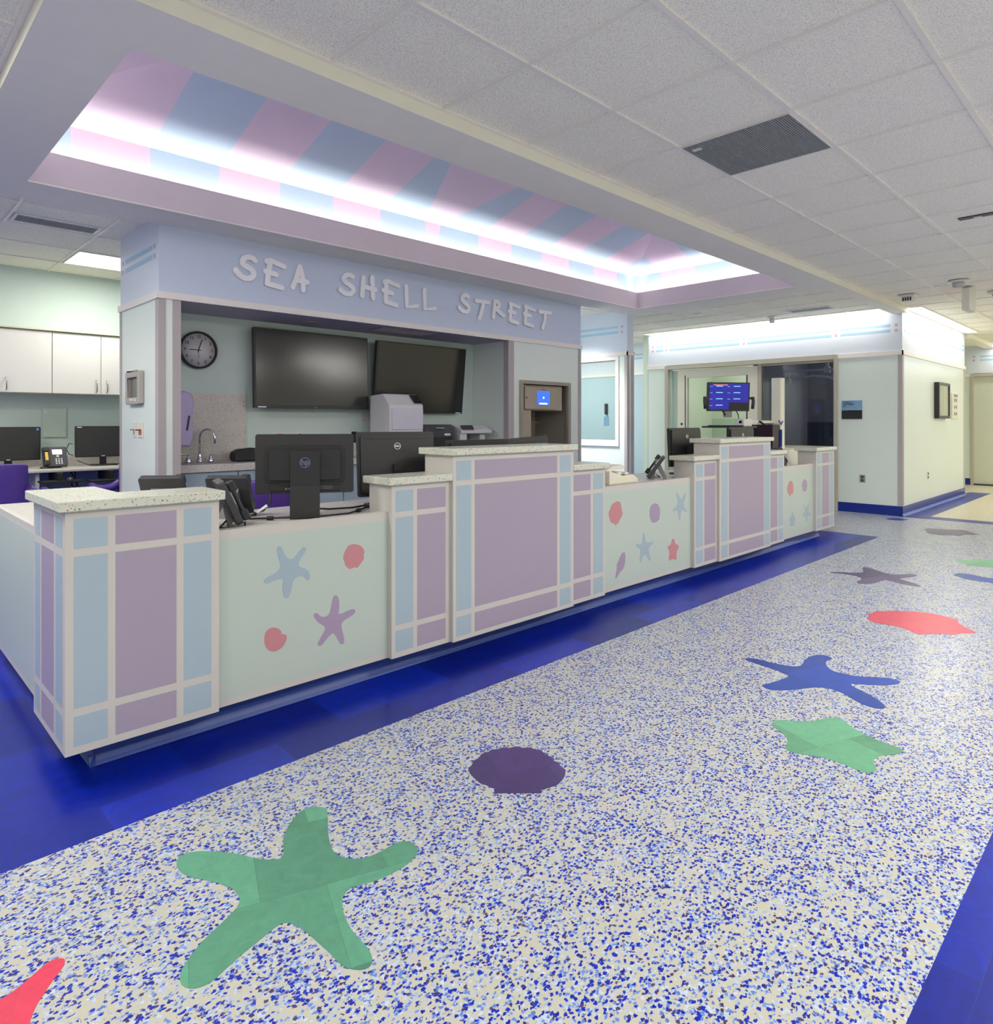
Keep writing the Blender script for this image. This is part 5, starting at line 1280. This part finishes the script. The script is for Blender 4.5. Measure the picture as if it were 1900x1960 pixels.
obj('swivel', MB().box(-.04, .05, .0, .04, -.24, -.16).xf(Ms), M_GREY, sc_)
cb = MB().tube([(-.80, .15, 1.38), (-.79, .13, 1.33), (-.84, .10, 1.28), (-.92, .08, 1.22)], .006, 6).tube([(-.95, .25, 1.39), (-.93, .22, 1.33)], [.006, .012], 6).tube([(-.52, .0, 1.26), (-.45, -.02, 1.225), (-.36, -.02, 1.215)], .012, 6)
obj('hanging_cable', cb, M_BLACKM, t)
obj('blue_cable', MB().tube([(-.15, -.07, 1.27), (-.12, -.09, 1.22), (-.10, -.09, 1.25), (-.06, -.08, 1.26)], .008, 6), mat('royal_blue_plastic', (40, 80, 170), .4), t)
# exam lamp in the dark room
t = thing('exam_lamp', 'ceiling hung exam lamp with a bowed arm inside the dark room', 'lamp', (10.75, 4.25, 2.62))
lw = mat('exam_lamp_enamel', (225, 225, 228), .4)
obj('ceiling_rail', MB().box(10.72, 10.78, 3.6, 4.32, 2.555, 2.585).xf(T(0, 0, -.52)).box(10.715, 10.785, 3.66, 3.74, 2.0, 2.09).box(10.73, 10.77, 3.68, 3.72, 2.08, 2.62), lw, t, world=True)
obj('drop_post', MB().tube([(10.75, 4.27, 2.05), (10.75, 4.27, 1.90)], .018, 8).lathe([(0, 1.86), (.045, 1.86), (.045, 1.93), (0, 1.93)], 10.75, 4.27), lw, t, world=True)
obj('bowed_arm', MB().tube([(10.75, 4.27, 1.89), (10.75, 4.1, 1.94), (10.75, 3.9, 1.96), (10.75, 3.72, 1.94), (10.75, 3.57, 1.89)], .016, 8), lw, t, world=True)
obj('lamp_head', MB().tube([(10.75, 3.57, 1.89), (10.75, 3.46, 1.855), (10.75, 3.32, 1.81)], [.03, .045, .05], 10, flat=.4).tube([(10.75, 3.44, 1.85), (10.75, 3.44, 1.75)], .014, 8), M_DGREY, t, world=True)

# placard on the far wall (plane x = 10.13)
t = thing('room_placard', 'blue and black room sign with small lettering on the mint wall near the dark window', 'sign', (XW, 3.16, 1.29))
obj('blue_half', MB().box(XW - .012, XW - .0002, 3.033, 3.292, 1.416, 1.551), mat('placard_blue', (126, 164, 196), .4), t, world=True)
obj('black_half', MB().box(XW - .010, XW - .0002, 3.033, 3.292, 1.293, 1.414), M_BLACK, t, world=True)
tx = MB()
for i, s_ in enumerate(('STABILITY', 'TREATMENT', '512')):
    q = text_mesh(s_, .026, .001, align='LEFT', bold=.0006).xf(RZ(-PI / 2)).xf(T(XW - .0128, 3.275, 1.525 - i * .028)); tx.add(q)
obj('lettering', tx, mat('placard_ink', (40, 60, 80), .6), t, world=True)
plate('wall_outlet', 'steel outlet plate low on the mint wall below the blue and black sign', 'outlet', 'x', 2.994, 3.064, .421, .524, XW, -1, M_TAUPED, None, [(.3, .7, .12, .42, M_DGREY), (.3, .7, .58, .88, M_DGREY)])
# right wall (plane y = 2.55)
t = thing('picture_frame', 'black framed picture on the corridor wall', 'picture', (12.1, 2.55, 1.3))
fr = MB(); f0, f1, e0, e1 = 11.80, 12.50, 1.307, 1.85; ya, yb = 2.485, 2.549
rim(fr, 'y', ya, yb, f0, f1, e0, e1, .05, .04, .04)
obj('frame', fr, M_BLACK, t, world=True, bevel=.002)
obj('picture_sheet', MB().box(f0 + .05, f1 - .05, 2.50, 2.549, e0 + .04, e1 - .04), mat('pale_picture', (190, 196, 176), .1, var=.25, scale=2.5), t, world=True)
t = thing('alarm_panel', 'narrow cream panel with rows of small keys beside the black picture frame', 'control panel', (12.85, 2.549, 1.30))
obj('panel_box', MB().box(12.87, 13.25, 2.525, 2.549, 1.30, 1.73), M_OFFW, t, world=True, bevel=.01)
for r_ in range(3):
    for c_ in range(2): obj('key', MB().box(12.96 + c_ * .12, 13.02 + c_ * .12, 2.520, 2.526, 1.36 + r_ * .11, 1.41 + r_ * .11), M_GREY, t, world=True)
obj('display', MB().box(12.94, 13.20, 2.520, 2.526, 1.66, 1.70), M_GREY, t, world=True)
plate('wall_outlet', 'small outlet low on the corridor wall', 'outlet', 'y', 11.392, 11.47, .416, .53, 2.55, -1, M_OFFW, None, [(.3, .7, .12, .42, M_DGREY), (.3, .7, .58, .88, M_DGREY)])
# small things seen through the passage window
t = thing('wall_phone', 'small dark wall phone seen through the window in the passage', 'phone', (XP, 8.05, 1.5))
obj('phone_cradle', MB().box(XP - .05, XP, 7.93, 7.98, 1.40, 1.62), M_DGREY, t, world=True, bevel=.01)
obj('notice_card', MB().box(XP - .006, XP, 7.90, 8.02, 1.18, 1.36), mat('placard_blue', (126, 164, 196), .4), t, world=True)

# ================================================================== CEILING FITTINGS
GV = 'grey ceiling vents'
def vent(label, x0, x1, y0, y1, frame, slat_axis):
    t = thing('ceiling_vent', label, 'vent', ((x0 + x1) / 2, (y0 + y1) / 2, GZ), group=GV)
    f_ = .02 if frame else .004
    fr = MB(); z0, z1 = GZ - .004, CZ
    rim(fr, 'z', z0, z1, x0, x1, y0, y1, f_)
    obj('vent_frame', fr, M_LGREY if frame else M_GRID, t, world=True)
    obj('vent_plate', MB().box(x0 + f_, x1 - f_, y0 + f_, y1 - f_, GZ, GZ + .004), mat('dark_vent_metal', (104, 106, 106), .6), t, world=True)
    sl = MB()
    if slat_axis == 'x':
        n = int((y1 - y0 - 2 * f_) / .012)
        for k in range(n): sl.box(x0 + f_, x1 - f_, y0 + f_ + .003 + k * .012, y0 + f_ + .009 + k * .012, GZ - .004, GZ)
    else:
        n = int((x1 - x0 - 2 * f_) / .012)
        for k in range(n): sl.box(x0 + f_ + .003 + k * .012, x0 + f_ + .009 + k * .012, y0 + f_, y1 - f_, GZ - .004, GZ)
    obj('vent_slats', sl, M_VENT, t, world=True)
    return t
v = vent('large square grey vent filling one ceiling tile above the walkway', 3.324, 3.909, 1.319, 1.904, False, 'x')
obj('tag', MB().box(3.38, 3.41, 1.82, 1.87, GZ - .008, GZ - .004), M_LGREY, v, world=True)
vent('long grey slot vent in the ceiling of the left room', .915, 1.475, 5.83, 6.05, True, 'y')
vent('grey slot vent in the ceiling before the far wall', 9.23, 9.45, 3.16, 3.71, True, 'x')
def troffer(name, label, x0, x1, y0, y1, m, group=None, z=GZ):
    t = thing(name, label, 'light', ((x0 + x1) / 2, (y0 + y1) / 2, z), group=group)
    obj('light_frame', rim(MB(), 'z', z - .003, CZ, x0, x1, y0, y1, .012), M_GRID, t, world=True)
    obj('diffuser', MB().box(x0 + .012, x1 - .012, y0 + .012, y1 - .012, z, z + .004), m, t, world=True)
    return t
GL = 'recessed ceiling lights'
troffer('ceiling_light', 'bright square ceiling light in the left room', 1.52, 2.12, 6.745, 7.345, M_LAMP, GL)
ceiling_obj = bpy.data.objects['ceiling']
for (x, y) in TROFFERS_AND_FILL:
    obj('troffer_and_fill_diffuser', MB().box(x - .6, x + .6, y - .29, y + .29, GZ - .001, GZ + .004), M_LAMP, ceiling_obj, world=True)  # the added fill pair gets glowing panels here as well
troffer('slot_light', 'long lit slot light washing the far wall above the blue stripes', 9.90, 10.12, 2.76, 6.40, M_LAMPSOFT)
troffer('slot_light', 'lit slot light above the right corridor wall', 10.13, 13.72, 2.325, 2.50, M_LAMPSOFT)
troffer('slot_light', 'short lit slot light at the end of the corridor', 15.95, 16.18, .2, 2.44, M_LAMPSOFT)
# small ceiling devices
def dome(name, label, x, y, parts):
    t = thing(name, label, parts, (x, y, GZ))
    return t
t = thing('smoke_detector', 'small boxy white ceiling sensor with dark slots near the corridor corner', 'sensor', (9.13, 2.235, GZ))
obj('sensor_base', MB().box(-.09, .09, -.09, .09, -.02, 0), M_WHITE, t, bevel=.006)
obj('sensor_head', MB().prism(rrect(.12, .12, .02), 'z', -.075, -.02), M_OFFW, t, bevel=.006)
sl = MB()
for k in range(4): sl.box(-.062, -.060, -.045 + k * .025, -.03 + k * .025, -.07, -.03)
obj('sensor_slot', sl, M_BLACK, t)
t = thing('smoke_detector', 'round white smoke detector on the ceiling left of the exit sign', 'smoke detector', (8.575, 1.631, GZ))
obj('detector_base', MB().lathe([(.095, 0), (.095, -.012), (.06, -.02)], 0, 0), M_WHITE, t)
obj('detector_head', MB().lathe([(.055, -.02), (.055, -.06), (.03, -.07), (0, -.07)], 0, 0), mat('mottled_detector_plastic', (190, 188, 182), .5, var=.3, scale=60), t)
t = thing('smoke_detector', 'round white detector on the ceiling right of the exit sign', 'smoke detector', (9.6, 1.45, GZ))
obj('detector_base', MB().lathe([(.10, 0), (.10, -.02), (.06, -.03)], 0, 0), M_WHITE, t)
obj('detector_head', MB().lathe([(.05, -.03), (.05, -.045), (0, -.05)], 0, 0), M_BLACK, t)
t = thing('ceiling_speaker_strip', 'small dark slotted plate set in a ceiling tile above the walkway', 'vent', (6.0, 1.02, CZ))
obj('slot_plate', MB().box(-.035, .035, -.12, .12, -.008, 0), M_DGREY, t)
obj('slot_clip', MB().box(-.01, .02, -.02, .03, -.012, -.008), M_LGREY, t)
t = thing('exit_sign', 'white exit sign hanging from the ceiling, seen from its edge', 'exit sign', (9.12, 1.64, GZ))
obj('ceiling_canopy', MB().box(-.10, .10, -.05, .05, -.02, 0), M_WHITE, t, bevel=.004)
sb = obj('sign_housing', MB().box(-.16, .16, -.035, .035, -.26, -.02), M_OFFW, t, bevel=.004)
er = mat('exit_red', (200, 40, 40), .5, var=0, emit=(220, 50, 50), estr=.8)
tm = text_mesh('EXIT', .13, .002, bold=.003).xf(RZ(PI)).xf(T(0, .036, -.14))
obj('exit_letters', tm, er, sb)
t = thing('ceiling_sprinkler', 'tiny white sprinkler plate on the ceiling right of the vault', 'sprinkler', (8.618, 4.665, GZ))
obj('sprinkler_plate', MB().lathe([(.06, 0), (.06, -.008), (.0, -.012)], 0, 0), M_LETTER, t)
t = thing('ceiling_camera', 'small white security camera by the slot light of the far wall', 'camera', (9.60, 4.05, GZ))
obj('camera_mount', MB().box(-.05, .05, -.05, .05, -.02, 0), M_WHITE, t, bevel=.004)
obj('camera_head', MB().lathe([(0, -.09), (.03, -.085), (.04, -.05), (.035, -.02)], 0, 0), M_WHITE, t)
